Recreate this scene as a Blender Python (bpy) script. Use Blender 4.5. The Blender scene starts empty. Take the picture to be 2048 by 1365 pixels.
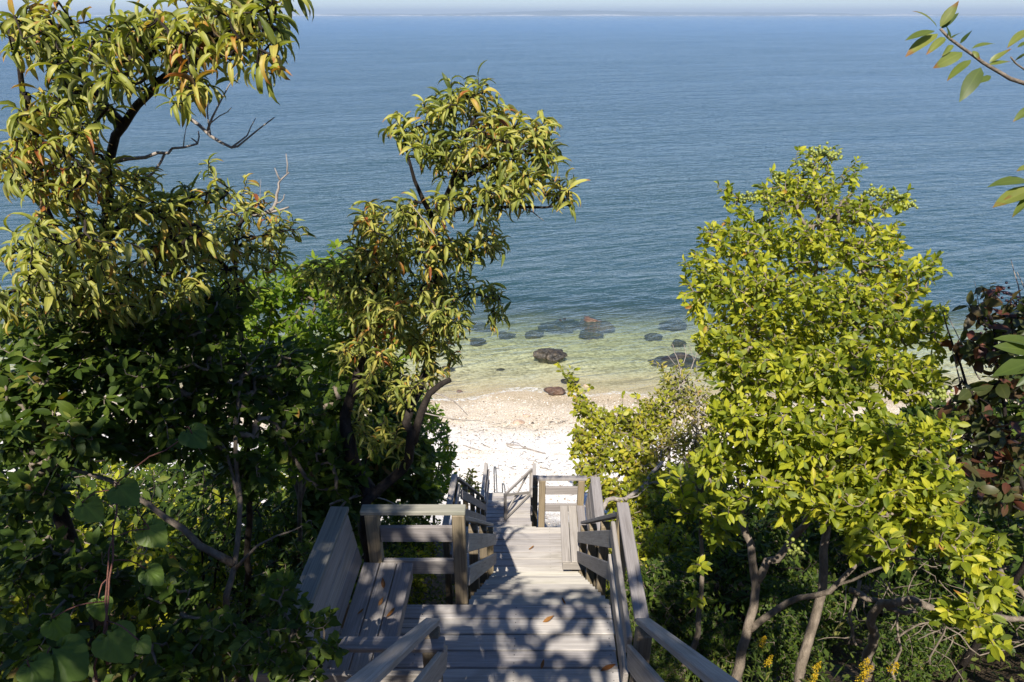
import bpy, math, random
import numpy as np
from mathutils import Vector
R = math.radians
rng = np.random.default_rng(11)
random.seed(11)
SC = bpy.context.scene
COL = SC.collection

# ------------------------------------------------------------------ view geometry
H = 4.30
CAM = np.array([0.0, 0.0, H]); PITCH = R(25.53); F = 1365.33
FWD = np.array([0, math.cos(PITCH), -math.sin(PITCH)]); UPV = np.array([0, math.sin(PITCH), math.cos(PITCH)])
RIGHT = np.array([1.0, 0, 0])
def ray(x, y):
    return FWD + RIGHT*((x-1024)/F) + UPV*((682.5-y)/F)
def P(x, y, d):            # a point in the place, d metres ahead
    return CAM + ray(x, y)*d
def PZ(x, y, z):           # a point on a level plane
    r = ray(x, y); return CAM + r*((z-H)/r[2])
SUN_D = np.array([0.12, 0.75, -0.90]); SUN_D /= np.linalg.norm(SUN_D)

# ------------------------------------------------------------------ tagging
def tag(o, label=None, cat=None, group=None, kind=None):
    if label: o['label'] = label
    if cat: o['category'] = cat
    if group: o['group'] = group
    if kind: o['kind'] = kind
    return o
def empty(name, label, cat, loc=(0, 0, 0), group=None):
    o = bpy.data.objects.new(name, None); COL.objects.link(o); o.location = [float(v) for v in loc]
    o.empty_display_size = .2
    return tag(o, label, cat, group)
def link(name, me, mat=None, parent=None):
    o = bpy.data.objects.new(name, me); COL.objects.link(o)
    if mat: me.materials.append(mat)
    if parent is not None:
        o.parent = parent
        o.location = [-parent.location[i] for i in range(3)]   # meshes are written in world coordinates
    return o
def copy_tree(o, parent=None):
    c = o.copy(); COL.objects.link(c); c.parent = parent
    for ch in list(o.children): copy_tree(ch, c)
    return c

# ------------------------------------------------------------------ node helpers
def new_mat(name):
    m = bpy.data.materials.new(name); m.use_nodes = True
    m.node_tree.nodes.clear()
    return m, m.node_tree.nodes, m.node_tree.links
class NT:
    def __init__(s, name):
        s.m, s.n, s.l = new_mat(name)
    def add(s, t, **kw):
        n = s.n.new(t)
        for k, v in kw.items():
            if k == 'inp':
                for a, b in v.items():
                    if isinstance(b, bpy.types.NodeSocket): s.l.new(b, n.inputs[a])
                    else: n.inputs[a].default_value = b
            else: setattr(n, k, v)
        return n
    def math(s, op, a, b=0.0, clamp=False):
        n = s.add('ShaderNodeMath', operation=op, use_clamp=clamp, inp={0: a, 1: b}); return n.outputs[0]
    def mix(s, f, a, b, mode='MIX'):
        n = s.add('ShaderNodeMix', data_type='RGBA', blend_type=mode)
        for sk, v in ((n.inputs['Factor'], f), (n.inputs[6], a), (n.inputs[7], b)):
            if isinstance(v, bpy.types.NodeSocket): s.l.new(v, sk)
            else: sk.default_value = v if not isinstance(v, tuple) or len(v) == 4 else (*v, 1)
        return n.outputs[2]
    def ramp(s, f, stops, interp='LINEAR'):
        n = s.add('ShaderNodeValToRGB'); n.color_ramp.interpolation = interp
        e = n.color_ramp.elements
        while len(e) < len(stops): e.new(.5)
        for k, (p, c) in enumerate(stops):
            e[k].position = p; e[k].color = (*c, 1) if len(c) == 3 else c
        s.l.new(f, n.inputs[0]); return n.outputs[0]
    def noise(s, vec, scale, detail=3, rough=.5, dist=0.0):
        n = s.add('ShaderNodeTexNoise', inp={'Scale': scale, 'Detail': detail, 'Roughness': rough, 'Distortion': dist})
        if vec is not None: s.l.new(vec, n.inputs['Vector'])
        return n.outputs[0]
    def vmul(s, vec, sc):
        n = s.add('ShaderNodeVectorMath', operation='MULTIPLY', inp={0: vec, 1: sc}); return n.outputs[0]
    def maprange(s, v, a, b, c=0.0, d=1.0, smooth=False):
        n = s.add('ShaderNodeMapRange', inp={'Value': v, 'From Min': a, 'From Max': b, 'To Min': c, 'To Max': d})
        if smooth: n.interpolation_type = 'SMOOTHSTEP'
        return n.outputs[0]
    def bump(s, h, strength, dist):
        n = s.add('ShaderNodeBump', inp={'Height': h, 'Strength': strength, 'Distance': dist}); return n.outputs[0]
    def out(s, sh, vol=None):
        o = s.add('ShaderNodeOutputMaterial')
        if sh is not None: s.l.new(sh, o.inputs['Surface'])
        if vol is not None: s.l.new(vol, o.inputs['Volume'])
        return s.m
    def principled(s, col, rough=.6, spec=.3, normal=None):
        n = s.add('ShaderNodeBsdfPrincipled')
        for k, v in (('Base Color', col), ('Roughness', rough), ('Specular IOR Level', spec)):
            if isinstance(v, bpy.types.NodeSocket): s.l.new(v, n.inputs[k])
            else: n.inputs[k].default_value = (*v, 1) if isinstance(v, tuple) else v
        if normal is not None: s.l.new(normal, n.inputs['Normal'])
        return n.outputs[0]

def wood_mat(name, c_lo, c_hi, c_stain, grain=1.0):
    t = NT(name)
    loc = t.add('ShaderNodeAttribute', attribute_name='bl').outputs['Vector']
    rnd = t.add('ShaderNodeAttribute', attribute_name='rnd').outputs['Fac']
    off = t.add('ShaderNodeCombineXYZ', inp={0: t.math('MULTIPLY', rnd, 37.0), 1: t.math('MULTIPLY', rnd, 11.0)}).outputs[0]
    v = t.add('ShaderNodeVectorMath', operation='ADD', inp={0: loc, 1: off}).outputs[0]
    g1 = t.noise(t.vmul(v, (1.6, 75, 75)), 1.0, 5, .65, .6)
    g2 = t.noise(t.vmul(v, (5, 260, 260)), 1.0, 3, .6)
    g3 = t.noise(t.vmul(v, (1.2, 7, 7)), 1.0, 4, .6, .8)
    f = t.math('ADD', t.math('MULTIPLY', g1, .65), t.math('MULTIPLY', g2, .35))
    c = t.ramp(f, [(.34, c_lo), (.50, tuple((a+b)/2 for a, b in zip(c_lo, c_hi))), (.64, c_hi)])
    c = t.mix(t.maprange(g3, .52, .72, 0, .65), c, c_stain)
    sc = t.maprange(rnd, 0, 1, .70, 1.14)
    c = t.mix(1.0, c, t.add('ShaderNodeCombineXYZ', inp={0: sc, 1: sc, 2: t.math('POWER', sc, .8)}).outputs[0], 'MULTIPLY')
    crack = t.noise(t.vmul(v, (1.1, 55, 55)), 1.0, 2, .5, .3)
    c = t.mix(t.maprange(crack, .70, .74, 0, .75), c, tuple(x*.35 for x in c_lo))
    nrm = t.bump(f, .5*grain, .004)
    return t.out(t.principled(c, .72, .25, nrm))

def bark_mat(name, a, b, sc=14):
    t = NT(name)
    co = t.add('ShaderNodeTexCoord').outputs['Object']
    n1 = t.noise(t.vmul(co, (1, 1, .35)), sc, 5, .65)
    n2 = t.noise(co, sc*5, 3, .6)
    c = t.ramp(n1, [(.3, a), (.55, tuple((x+y)/2 for x, y in zip(a, b))), (.72, b)])
    nrm = t.bump(t.math('ADD', n1, t.math('MULTIPLY', n2, .4)), .9, .02)
    return t.out(t.principled(c, .85, .15, nrm))

def leaf_mat(name, stops, trans=.38, rough=.42, spec=.35, back=None, tip=None, tintmul=1.25, clus=.35):
    """stops: colour over the per-leaf random number; back: pale underside; tip: dry margin colour"""
    t = NT(name)
    lv = t.add('ShaderNodeAttribute', attribute_name='lv').outputs['Vector']
    sp = t.add('ShaderNodeSeparateXYZ', inp={0: lv}).outputs
    co = t.add('ShaderNodeTexCoord').outputs['Object']
    patch = t.maprange(t.noise(co, 1.9, 3, .6), .3, .7, -.5, .5)
    idx = t.math('ADD', t.math('MULTIPLY', sp[0], 1-clus*.55), t.math('ADD', t.math('MULTIPLY', patch, clus), clus*.275), True)
    c = t.ramp(idx, stops)
    n = t.noise(co, 22, 3, .6)
    c = t.mix(t.maprange(n, .35, .7, 0, .35), c, t.mix(1.0, c, (.55, .62, .5), 'MULTIPLY'))
    if tip:
        edge = t.math('ADD', sp[1], t.math('MULTIPLY', n, .5))
        edge = t.math('ADD', edge, t.math('MULTIPLY', sp[0], .35))
        c = t.mix(t.maprange(edge, 1.28, 1.45, 0, .85), c, tip)
    rib = t.maprange(t.math('ABSOLUTE', sp[2]), .02, .16, .5, 0)
    c = t.mix(rib, c, t.mix(1.0, c, (1.5, 1.45, 1.5), 'MULTIPLY'))
    if back:
        bf = t.add('ShaderNodeNewGeometry').outputs['Backfacing']
        cb = t.mix(bf, c, t.mix(.55, c, back))
    else: cb = c
    p = t.principled(cb, rough, spec)
    tc = t.mix(1.0, c, (1.25*tintmul, 1.35*tintmul, .55), 'MULTIPLY')
    tr = t.add('ShaderNodeBsdfTranslucent', inp={0: tc}).outputs[0]
    sh = t.add('ShaderNodeMixShader', inp={0: trans, 1: p, 2: tr}).outputs[0]
    return t.out(sh)

M = {}
M['deck'] = wood_mat('weathered deck boards', (.27, .245, .22), (.49, .455, .415), (.23, .205, .17))
M['tread'] = wood_mat('weathered tread boards', (.31, .285, .24), (.50, .465, .405), (.27, .25, .19))
M['rail'] = wood_mat('weathered rail boards', (.22, .195, .172), (.40, .365, .33), (.19, .165, .14))
M['post'] = wood_mat('treated post wood', (.155, .12, .075), (.32, .255, .165), (.17, .145, .09))
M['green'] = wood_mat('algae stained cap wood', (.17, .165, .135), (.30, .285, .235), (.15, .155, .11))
M['bark_dark'] = bark_mat('dark bark', (.010, .008, .007), (.05, .04, .033))
M['bark_grey'] = bark_mat('grey bark', (.10, .08, .06), (.30, .245, .19), 18)
M['bark_pale'] = bark_mat('pale dead bark', (.17, .145, .125), (.42, .37, .33), 20)
M['bark_red'] = bark_mat('reddish stem', (.10, .045, .035), (.22, .10, .07), 20)
M['cherry'] = leaf_mat('cherry leaf', [(0, (.055, .078, .013)), (.22, (.13, .155, .026)), (.48, (.26, .275, .05)), (.76, (.38, .355, .08)), (.87, (.42, .32, .065)), (.93, (.38, .20, .04)), (.96, (.34, .12, .02)), (1, (.20, .06, .02))], .30, .50, .35, (.25, .25, .13), (.28, .10, .025), clus=.5)
M['cherry_green'] = leaf_mat('green cherry leaf', [(0, (.05, .078, .015)), (.5, (.12, .15, .03)), (.9, (.20, .21, .05)), (1, (.30, .20, .04))], .32, .45, .35, (.16, .19, .08), (.20, .08, .025))
M['privet'] = leaf_mat('privet leaf', [(0, (.07, .11, .010)), (.30, (.18, .215, .016)), (.70, (.38, .385, .028)), (.965, (.48, .43, .04)), (1, (.34, .16, .03))], .42, .48, .28, (.20, .25, .07))
M['privet_green'] = leaf_mat('green privet leaf', [(0, (.05, .10, .010)), (.5, (.14, .215, .016)), (.9, (.25, .31, .025)), (1, (.33, .30, .05))], .42, .48, .28, (.15, .21, .06))
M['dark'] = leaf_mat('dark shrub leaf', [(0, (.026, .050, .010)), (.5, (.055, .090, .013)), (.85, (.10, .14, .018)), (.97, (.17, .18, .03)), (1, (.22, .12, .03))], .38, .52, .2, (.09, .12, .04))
M['yellow'] = leaf_mat('bayberry leaf', [(0, (.14, .165, .018)), (.5, (.30, .31, .028)), (.85, (.46, .41, .038)), (1, (.40, .27, .06))], .42, .45, .3)
M['olive'] = leaf_mat('olive twig leaf', [(0, (.13, .145, .03)), (.5, (.27, .265, .05)), (.85, (.40, .34, .075)), (1, (.36, .20, .09))], .40, .5, .25)
M['red'] = leaf_mat('red autumn leaf', [(0, (.04, .06, .018)), (.5, (.075, .08, .022)), (.68, (.085, .05, .025)), (.84, (.11, .04, .025)), (.95, (.17, .05, .03)), (1, (.36, .33, .10))], .35, .4, .35)
M['vine'] = leaf_mat('grape leaf', [(0, (.06, .11, .020)), (.6, (.13, .19, .032)), (1, (.20, .26, .05))], .40, .45, .3, (.14, .18, .10))
M['weed'] = leaf_mat('ground weed leaf', [(0, (.045, .075, .014)), (.5, (.085, .12, .022)), (.85, (.15, .17, .035)), (1, (.24, .19, .07))], .35, .5, .2)
M['dry'] = leaf_mat('fallen dry leaf', [(0, (.20, .075, .02)), (.6, (.26, .12, .035)), (1, (.13, .04, .015))], .2, .5, .3)
M['gold'] = leaf_mat('goldenrod flower', [(0, (.38, .25, .015)), (1, (.55, .38, .02))], .3, .6, .2)
def plain(name, col, rough=.5, spec=.4, metal=0):
    t = NT(name)
    n = t.noise(t.add('ShaderNodeTexCoord').outputs['Object'], 30, 3, .6)
    c = t.mix(t.maprange(n, .35, .65, 0, 1), tuple(x*.75 for x in col), tuple(min(1, x*1.15) for x in col))
    p = t.add('ShaderNodeBsdfPrincipled', inp={'Base Color': c, 'Roughness': rough, 'Specular IOR Level': spec, 'Metallic': metal})
    return t.out(p.outputs[0])
M['berry'] = plain('pale green berry', (.22, .25, .05), .4)
M['darkberry'] = plain('dark berry', (.03, .012, .02), .35)
M['steel'] = plain('dull galvanised metal', (.24, .25, .27), .45, .5, .6)
M['iron'] = plain('black iron hinge', (.02, .02, .022), .5)

# ------------------------------------------------------------------ mesh builders
class MB:
    """collects chamfered boards; one mesh object per build()"""
    def __init__(s): s.v = []; s.f = []; s.bl = []; s.r = []
    def board(s, c, ax, ay, az, hx, hy, hz, ch=.004):
        """box centred on c; ax is the grain direction"""
        c = np.asarray(c, float); A = (np.asarray(ax), np.asarray(ay), np.asarray(az)); h = (hx, hy, hz)
        base = len(s.v); idx = {}
        rn = random.random()
        ch = min(ch, .3*min(h))
        for a in range(3):
            for sx in (-1, 1):
                for sy in (-1, 1):
                    for sz in (-1, 1):
                        sg = (sx, sy, sz)
                        l = [sg[k]*(h[k] if k == a else h[k]-ch) for k in range(3)]
                        idx[(a, sg)] = len(s.v)
                        s.v.append(c + A[0]*l[0] + A[1]*l[1] + A[2]*l[2]); s.bl.append(l); s.r.append(rn)
        hand = np.dot(np.cross(A[0], A[1]), A[2]) > 0
        def addf(q):
            p = [s.v[i] for i in q]
            n = np.cross(p[1]-p[0], p[2]-p[0]); cen = sum(p)/len(p) - c
            s.f.append(q if np.dot(n, cen) > 0 else q[::-1])
        def sgn(**kw): return tuple(kw[k] for k in 'xyz')
        S = (-1, 1)
        for a in range(3):
            o = [k for k in range(3) if k != a]
            for sa in S:
                q = []
                for u, w in ((-1, -1), (1, -1), (1, 1), (-1, 1)):
                    sg = [0, 0, 0]; sg[a] = sa; sg[o[0]] = u; sg[o[1]] = w
                    q.append(idx[(a, tuple(sg))])
                addf(q)
        for k in range(3):
            a, b = [q for q in range(3) if q != k]
            for sa in S:
                for sb in S:
                    s1 = [0]*3; s1[a] = sa; s1[b] = sb; s1[k] = -1; s2 = list(s1); s2[k] = 1
                    addf([idx[(a, tuple(s1))], idx[(a, tuple(s2))], idx[(b, tuple(s2))], idx[(b, tuple(s1))]])
        for sx in S:
            for sy in S:
                for sz in S:
                    addf([idx[(a, (sx, sy, sz))] for a in range(3)])
        return s
    def beam(s, p0, p1, w, t, up=(0, 0, 1), ch=.004):
        """board from p0 to p1 (centre line); w across, t along up"""
        p0 = np.asarray(p0, float); p1 = np.asarray(p1, float)
        ax = p1-p0; L = np.linalg.norm(ax); ax /= L
        up = np.asarray(up, float); ay = np.cross(up, ax); ay /= np.linalg.norm(ay); az = np.cross(ax, ay)
        return s.board((p0+p1)/2, ax, ay, az, L/2, w/2, t/2, ch)
    def build(s, name, mat, parent=None):
        me = bpy.data.meshes.new(name)
        me.from_pydata([tuple(v) for v in s.v], [], s.f)
        me.attributes.new('bl', 'FLOAT_VECTOR', 'POINT').data.foreach_set('vector', np.asarray(s.bl, np.float32).ravel())
        me.attributes.new('rnd', 'FLOAT', 'POINT').data.foreach_set('value', np.asarray(s.r, np.float32))
        return link(name, me, mat, parent)

def raw_mesh(name, co, loops, starts, smooth=True):
    me = bpy.data.meshes.new(name)
    me.vertices.add(len(co)); me.vertices.foreach_set('co', np.asarray(co, np.float32).ravel())
    me.loops.add(len(loops)); me.loops.foreach_set('vertex_index', np.asarray(loops, np.int32))
    me.polygons.add(len(starts)); me.polygons.foreach_set('loop_start', np.asarray(starts, np.int32))
    me.update(calc_edges=True)
    if smooth: me.polygons.foreach_set('use_smooth', np.ones(len(starts), bool))
    me.validate()
    return me

def norm(a): return a/np.maximum(np.linalg.norm(a, axis=-1, keepdims=True), 1e-9)

PROF = {'lance': lambda t: np.sin(np.pi*t**.85)**.85*(1-.18*t), 'oval': lambda t: np.sin(np.pi*t**.9)**.75, 'round': lambda t: np.clip(np.sin(np.pi*np.clip(t*.93+.07, 0, 1)), 0, 1)**.5}
def leaf_mesh(name, pos, yd, nr, L, W, curl, fold, rnd, ns=4, prof='lance', stalk=.12):
    """one mesh of many single leaves, each a folded, curved blade"""
    N = len(pos)
    yd = norm(yd); nr = norm(nr - yd*np.sum(nr*yd, 1, keepdims=True)); xd = np.cross(yd, nr)
    t = np.linspace(0, 1, ns+1); pf = PROF[prof]
    rows = []
    for k, tk in enumerate(t):
        rows += [(tk, 0.)] if k in (0, ns) else [(tk, -1.), (tk, 0.), (tk, 1.)]
    rows = np.array(rows); T = rows[:, 0]; S = rows[:, 1]; nv = len(rows)
    w = pf(T)*S
    c = np.where(np.abs(curl) < .02, .02, curl)[:, None]
    ys = L[:, None]*np.sin(c*T)/c; zs = -L[:, None]*(1-np.cos(c*T))/c
    hw = .5*W[:, None]*w[None, :]
    cf = np.cos(fold)[:, None]; sf = np.sin(fold)[:, None]
    xs = hw*cf; zz = np.abs(hw)*sf
    # fold lifts along the local normal of the curved blade
    ys = ys + zz*np.sin(c*T); zs = zs + zz*np.cos(c*T)
    wav = (rng.random((N, 1))-.5)*.12*L[:, None]*np.sin(T*5+rnd[:, None]*20)*S
    zs = zs + wav
    co = pos[:, None, :] + xs[..., None]*xd[:, None, :] + ys[..., None]*yd[:, None, :] + zs[..., None]*nr[:, None, :]
    faces = []
    faces += [(0, 2, 1), (0, 3, 2)]
    for k in range(ns-2):
        b = 1+3*k
        faces += [(b, b+1, b+4, b+3), (b+1, b+2, b+5, b+4)]
    b = 1+3*(ns-2); e = nv-1
    faces += [(b, b+1, e), (b+1, b+2, e)]
    fl = np.concatenate([np.array(f) for f in faces]); ln = np.array([len(f) for f in faces]); st = np.concatenate([[0], np.cumsum(ln)[:-1]])
    loops = (fl[None, :] + (np.arange(N)*nv)[:, None]).ravel()
    starts = (st[None, :] + (np.arange(N)*len(fl))[:, None]).ravel()
    me = raw_mesh(name, co.reshape(-1, 3), loops, starts)
    lv = np.empty((N, nv, 3), np.float32); lv[..., 0] = rnd[:, None]; lv[..., 1] = T; lv[..., 2] = S
    me.attributes.new('lv', 'FLOAT_VECTOR', 'POINT').data.foreach_set('vector', lv.ravel())
    return me

class Tubes:
    def __init__(s): s.co = []; s.lo = []; s.n = 0
    def add(s, pts, rad, sides=6, cap=True):
        pts = np.asarray(pts, float); rad = np.asarray(rad, float); n = len(pts)
        if n < 2: return
        tg = np.gradient(pts, axis=0); tg = norm(tg)
        ref = np.array([0., 0, 1]) if abs(tg[0][2]) < .9 else np.array([1., 0, 0])
        u = np.empty_like(pts); a = np.cross(tg[0], ref); a /= np.linalg.norm(a); u[0] = a
        for i in range(1, n):
            a = u[i-1]-tg[i]*np.dot(u[i-1], tg[i]); u[i] = a/max(np.linalg.norm(a), 1e-9)
        w = np.cross(tg, u)
        th = np.arange(sides)*2*np.pi/sides
        ring = pts[:, None]+rad[:, None, None]*(np.cos(th)[None, :, None]*u[:, None]+np.sin(th)[None, :, None]*w[:, None])
        s.co.append(ring.reshape(-1, 3))
        i = np.arange(n-1)[:, None]*sides; j = np.arange(sides)[None, :]; jn = (j+1) % sides
        q = np.stack([i+j, i+jn, i+sides+jn, i+sides+j], -1).reshape(-1, 4)+s.n
        s.lo.append(q); s.n += n*sides
        if cap:
            b0 = s.n-n*sides; k = np.arange(sides); kn = (k+1) % sides
            for e in (0, n-1):
                r0 = b0+e*sides; c = np.full(sides, s.n)
                s.co.append(pts[e:e+1]); s.n += 1
                a, b = (r0+kn, r0+k) if e == 0 else (r0+k, r0+kn)
                s.lo.append(np.stack([a, b, c, np.full(sides, -1)], -1))
    def build(s, name, mat, parent=None):
        if not s.co: return None
        co = np.concatenate(s.co); q = np.concatenate(s.lo)
        tri = q[:, 3] < 0
        q4 = q[~tri]; q3 = q[tri][:, :3]
        loops = np.concatenate([q4.ravel(), q3.ravel()])
        starts = np.concatenate([np.arange(len(q4))*4, len(q4)*4+np.arange(len(q3))*3])
        return link(name, raw_mesh(name, co, loops, starts), mat, parent)

def smooth_line(pts, seg=.10, jit=0.0):
    pts = np.asarray(pts, float); n = len(pts)
    if n == 2:
        out = [pts[0]+(pts[1]-pts[0])*k for k in np.linspace(0, 1, max(3, int(np.linalg.norm(pts[1]-pts[0])/seg)))]
    else:
        out = []
        for i in range(n-1):
            p0 = pts[max(i-1, 0)]; p1 = pts[i]; p2 = pts[i+1]; p3 = pts[min(i+2, n-1)]
            m = max(2, int(np.linalg.norm(p2-p1)/seg))
            for k in range(m):
                t = k/m
                out.append(.5*((2*p1)+(-p0+p2)*t+(2*p0-5*p1+4*p2-p3)*t*t+(-p0+3*p1-3*p2+p3)*t**3))
        out.append(pts[-1])
    out = np.array(out)
    if jit:
        j = rng.normal(0, jit, out.shape); j[0] = 0
        out = out+j
    return out

def grow(limbs, tips, seg=.12, rtip=.0035, expo=.45, jit=.012, up=.15, rmax=.05):
    """limbs: [(points, r0, r1)], the first is the trunk.  Twigs reach each tip from the nearest wood."""
    nodes = np.zeros((len(tips)*14+4000, 3)); par = []; fixed = {}; n = 0
    paths = []
    for li, (pts, r0, r1) in enumerate(limbs):
        ln = smooth_line(pts, seg, jit*.6)
        rad = r0+(r1-r0)*np.linspace(0, 1, len(ln))**.8
        prev = -1
        if n and li: prev = int(np.argmin(np.sum((nodes[:n]-ln[0])**2, 1)))
        ids = []
        for k, p in enumerate(ln):
            nodes[n] = p; par.append(prev); fixed[n] = rad[k]; prev = n; ids.append(n); n += 1
        paths.append((ids, True))
    tips = np.asarray(tips)
    if len(tips):
        L0 = nodes[:n].copy()
        dd = np.array([np.min(np.sum((L0-t)**2, 1)) for t in tips]); order = np.argsort(dd)
        for ti in order:
            tp = tips[ti]
            d2 = np.sum((nodes[:n]-tp)**2, 1)
            j = int(np.argmin(d2)); p0 = nodes[j]; Ld = math.sqrt(d2[j])
            if Ld < .05: continue
            pd = p0-nodes[par[j]] if par[j] >= 0 else np.array([0, 0, .1])
            pd = pd/max(np.linalg.norm(pd), 1e-6)
            ctl = p0+(tp-p0)*.45+pd*Ld*.18+np.array([0, 0, up*Ld])+rng.normal(0, .06*Ld, 3)
            m = int(min(12, max(2, Ld/seg)))
            prev = j; ids = [j]
            if n+m >= len(nodes): break
            for k in range(1, m+1):
                t = k/m
                q = (1-t)**2*p0+2*t*(1-t)*ctl+t*t*tp
                if k < m: q = q+rng.normal(0, jit, 3)
                nodes[n] = q; par.append(prev); prev = n; ids.append(n); n += 1
            paths.append((ids, False))
    cnt = np.zeros(n)
    for ids, fx in paths:
        if not fx: cnt[ids[-1]] += 1
    for i in range(n-1, -1, -1):
        if par[i] >= 0: cnt[par[i]] += cnt[i]
    rad = np.minimum(rtip*np.maximum(cnt, 1)**expo, rmax)
    for k, v in fixed.items(): rad[k] = v
    return nodes[:n], rad, paths

def draw_wood(tb, nodes, rad, paths, sides=5):
    for ids, fx in paths:
        r = rad[ids].copy()
        if not fx: r[0] = min(r[0], r[1]*1.25) if len(r) > 1 else r[0]
        tb.add(nodes[ids], r, 9 if fx else sides, cap=fx)

def leaf_spots(nodes, paths, Lf, sp, opp=False, a_deg=55, drop=.15, upn=1.0, njit=.5, tipgroup=2, base=0.0):
    pos = []; dr = []; az = []
    for ids, fx in paths:
        if fx or len(ids) < 2: continue
        p = nodes[ids][::-1]
        sl = np.linalg.norm(np.diff(p, axis=0), axis=1); cs = np.concatenate([[0], np.cumsum(sl)])
        Lq = min(Lf*(.7+.6*random.random()), cs[-1])
        s = np.arange(0, Lq, sp)
        if not len(s): continue
        s = np.clip(s+rng.normal(0, sp*.2, len(s)), 0, cs[-1]-1e-4)
        k = np.clip(np.searchsorted(cs, s, side='right')-1, 0, len(sl)-1)
        f = ((s-cs[k])/np.maximum(sl[k], 1e-6))[:, None]
        q = p[k]*(1-f)+p[k+1]*f; d = norm(p[k]-p[k+1])
        ph0 = random.random()*6.28
        for i in range(len(s)):
            if opp:
                ph = (i % 2)*1.57*.7+rng.normal(0, .3)
                for e in (0, np.pi): pos.append(q[i]); dr.append(d[i]); az.append(ph+e)
                if i == 0: pos.append(q[i]); dr.append(d[i]); az.append(9.)
            else:
                for g in range(tipgroup if i == 0 else 1):
                    pos.append(q[i]); dr.append(d[i]); az.append(ph0+2.4*i+g*2.1)
    pos = np.array(pos); dr = np.array(dr); az = np.array(az); N = len(pos)
    up = np.array([0, 0, 1.])
    e1 = norm(np.cross(dr, up)+1e-5); e2 = np.cross(e1, dr)
    rad = np.cos(az)[:, None]*e1+np.sin(az)[:, None]*e2
    a = np.radians(a_deg+rng.normal(0, 14, N))[:, None]
    a = np.where((az == 9.)[:, None], .1, a)
    yd = dr*np.cos(a)+rad*np.sin(a); yd[:, 2] -= drop*(.5+rng.random(N)); yd = norm(yd+rng.normal(0, .10, (N, 3)))
    nr = up*upn+rng.normal(0, njit, (N, 3))-SUN_D*.35
    return pos, yd, nr

def ell(c, r, n, shell=.55):
    v = norm(rng.normal(size=(n, 3))); rr = (shell+(1-shell)*rng.random(n))[:, None]**.6
    return np.asarray(c)+v*rr*np.asarray(r)
def clump_tips(cl, mul=1.0):
    """cl: (x, y, distance, half width, half height, half depth, count) of the foliage masses seen in the photo"""
    out = []
    for x, y, d, rx, ry, rd, n in cl:
        n = max(1, int(n*mul+.5))
        v = norm(rng.normal(size=(n, 3)))*(rng.random(n)[:, None]**.45)
        for a in v: out.append(P(x+a[0]*rx, y+a[1]*ry, d+a[2]*rd))
    return np.array(out)

def gz(x, y):
    """height of the bluff, beach and sea bed"""
    x = np.asarray(x, float); y = np.asarray(y, float)
    z = np.interp(y, [-40, -14, -5, 0, 3, 4.3, 7.4, 8.6, 13, 14.4, 16, 20, 24.6, 28, 33, 40, 60, 120, 400], [9, 7.5, 5.2, 1.9, -.9, -1.25, -4.2, -4.7, -8.0, -8.45, -8.95, -9.45, -10.23, -10.5, -10.85, -11.5, -13.2, -16, -30])
    k = np.clip((15.5-y)/6, 0, 1)
    z = z+k*(.22*np.sin(x*.9+y*.5)+.14*np.sin(x*2.1-y*1.3+1)+.25*np.clip(np.abs(x)-2.5, 0, 6)*.25)
    z = z+.045*np.sin(x*.35+1.0)*np.clip((y-15)/3, 0, 1)*np.clip((60-y)/20, 0, 1)+.02*np.sin(x*1.3+y*.8)*np.clip((y-15)/3, 0, 1)
    return z

def plant(name, label, cat, limbs, clumps=None, tips=None, leaf='privet', bark='bark_grey', L=.12, W=.5, Lf=.35, sp=.05, opp=False, ns=4, prof='oval', curl=(.2, .3), fold=(.15, .15), a=55, drop=.15, rtip=.003, expo=.45, upn=1.0, njit=.5, base=None, group=None, rmax=.05, up=-.22, crown='foliage', seg=.12, rbias=1.0, sides=5, dead=None, Ls=.36, mul=1.0, shoots=0, shootL=1.0, Lz=None):
    T = clump_tips(clumps, mul) if clumps is not None else np.asarray(tips)
    if shoots:
        cen = T.mean(0); sc = np.sum((T-cen)*[.5, .3, 1.0], 1)*.6+np.linalg.norm((T-cen)*[1, .6, .6], axis=1)
        pick = np.argsort(-sc*(.6+.8*rng.random(len(T))))[:shoots]
        dv = norm((T[pick]-cen)*[.5, .3, .25]+[0, 0, .75]+rng.normal(0, .22, (len(pick), 3)))
        T = np.concatenate([T, T[pick]+shootL*dv*(.14+.26*rng.random((len(pick), 1)))])
    limbs = [([np.asarray(p, float) for p in pts], r0, r1) for pts, r0, r1 in limbs]
    b = limbs[0][0][0] if base is None else base
    root = empty(name, label, cat, b, group)
    nodes, rad, paths = grow(limbs, T, rtip=rtip, expo=expo, rmax=rmax, up=up, seg=seg)
    tb = Tubes(); draw_wood(tb, nodes, rad, paths, sides)
    tb.build('trunk', M[bark], root)
    if dead:
        for pts, r0, r1 in dead:
            td = Tubes(); ln = smooth_line(pts, .08, .004); td.add(ln, np.linspace(r0, r1, len(ln)), 5)
            td.build('bare_branch', M['bark_pale'], root)
    pos, yd, nr = leaf_spots(nodes, paths, Lf, sp, opp, a, drop, upn, njit)
    N = len(pos)
    Ln = L*(1-Ls+2*Ls*rng.random(N)); 
    if Lz: Ln = Ln*np.interp(pos[:, 2], Lz[:2], Lz[2:])
    me = leaf_mesh(crown, pos, yd, nr, Ln, Ln*W*(.85+.3*rng.random(N)), rng.normal(curl[0], curl[1], N), np.abs(rng.normal(fold[0], fold[1], N)), rng.random(N)**rbias, ns, prof)
    link(crown, me, M[leaf], root)
    return root, nodes, paths

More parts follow.
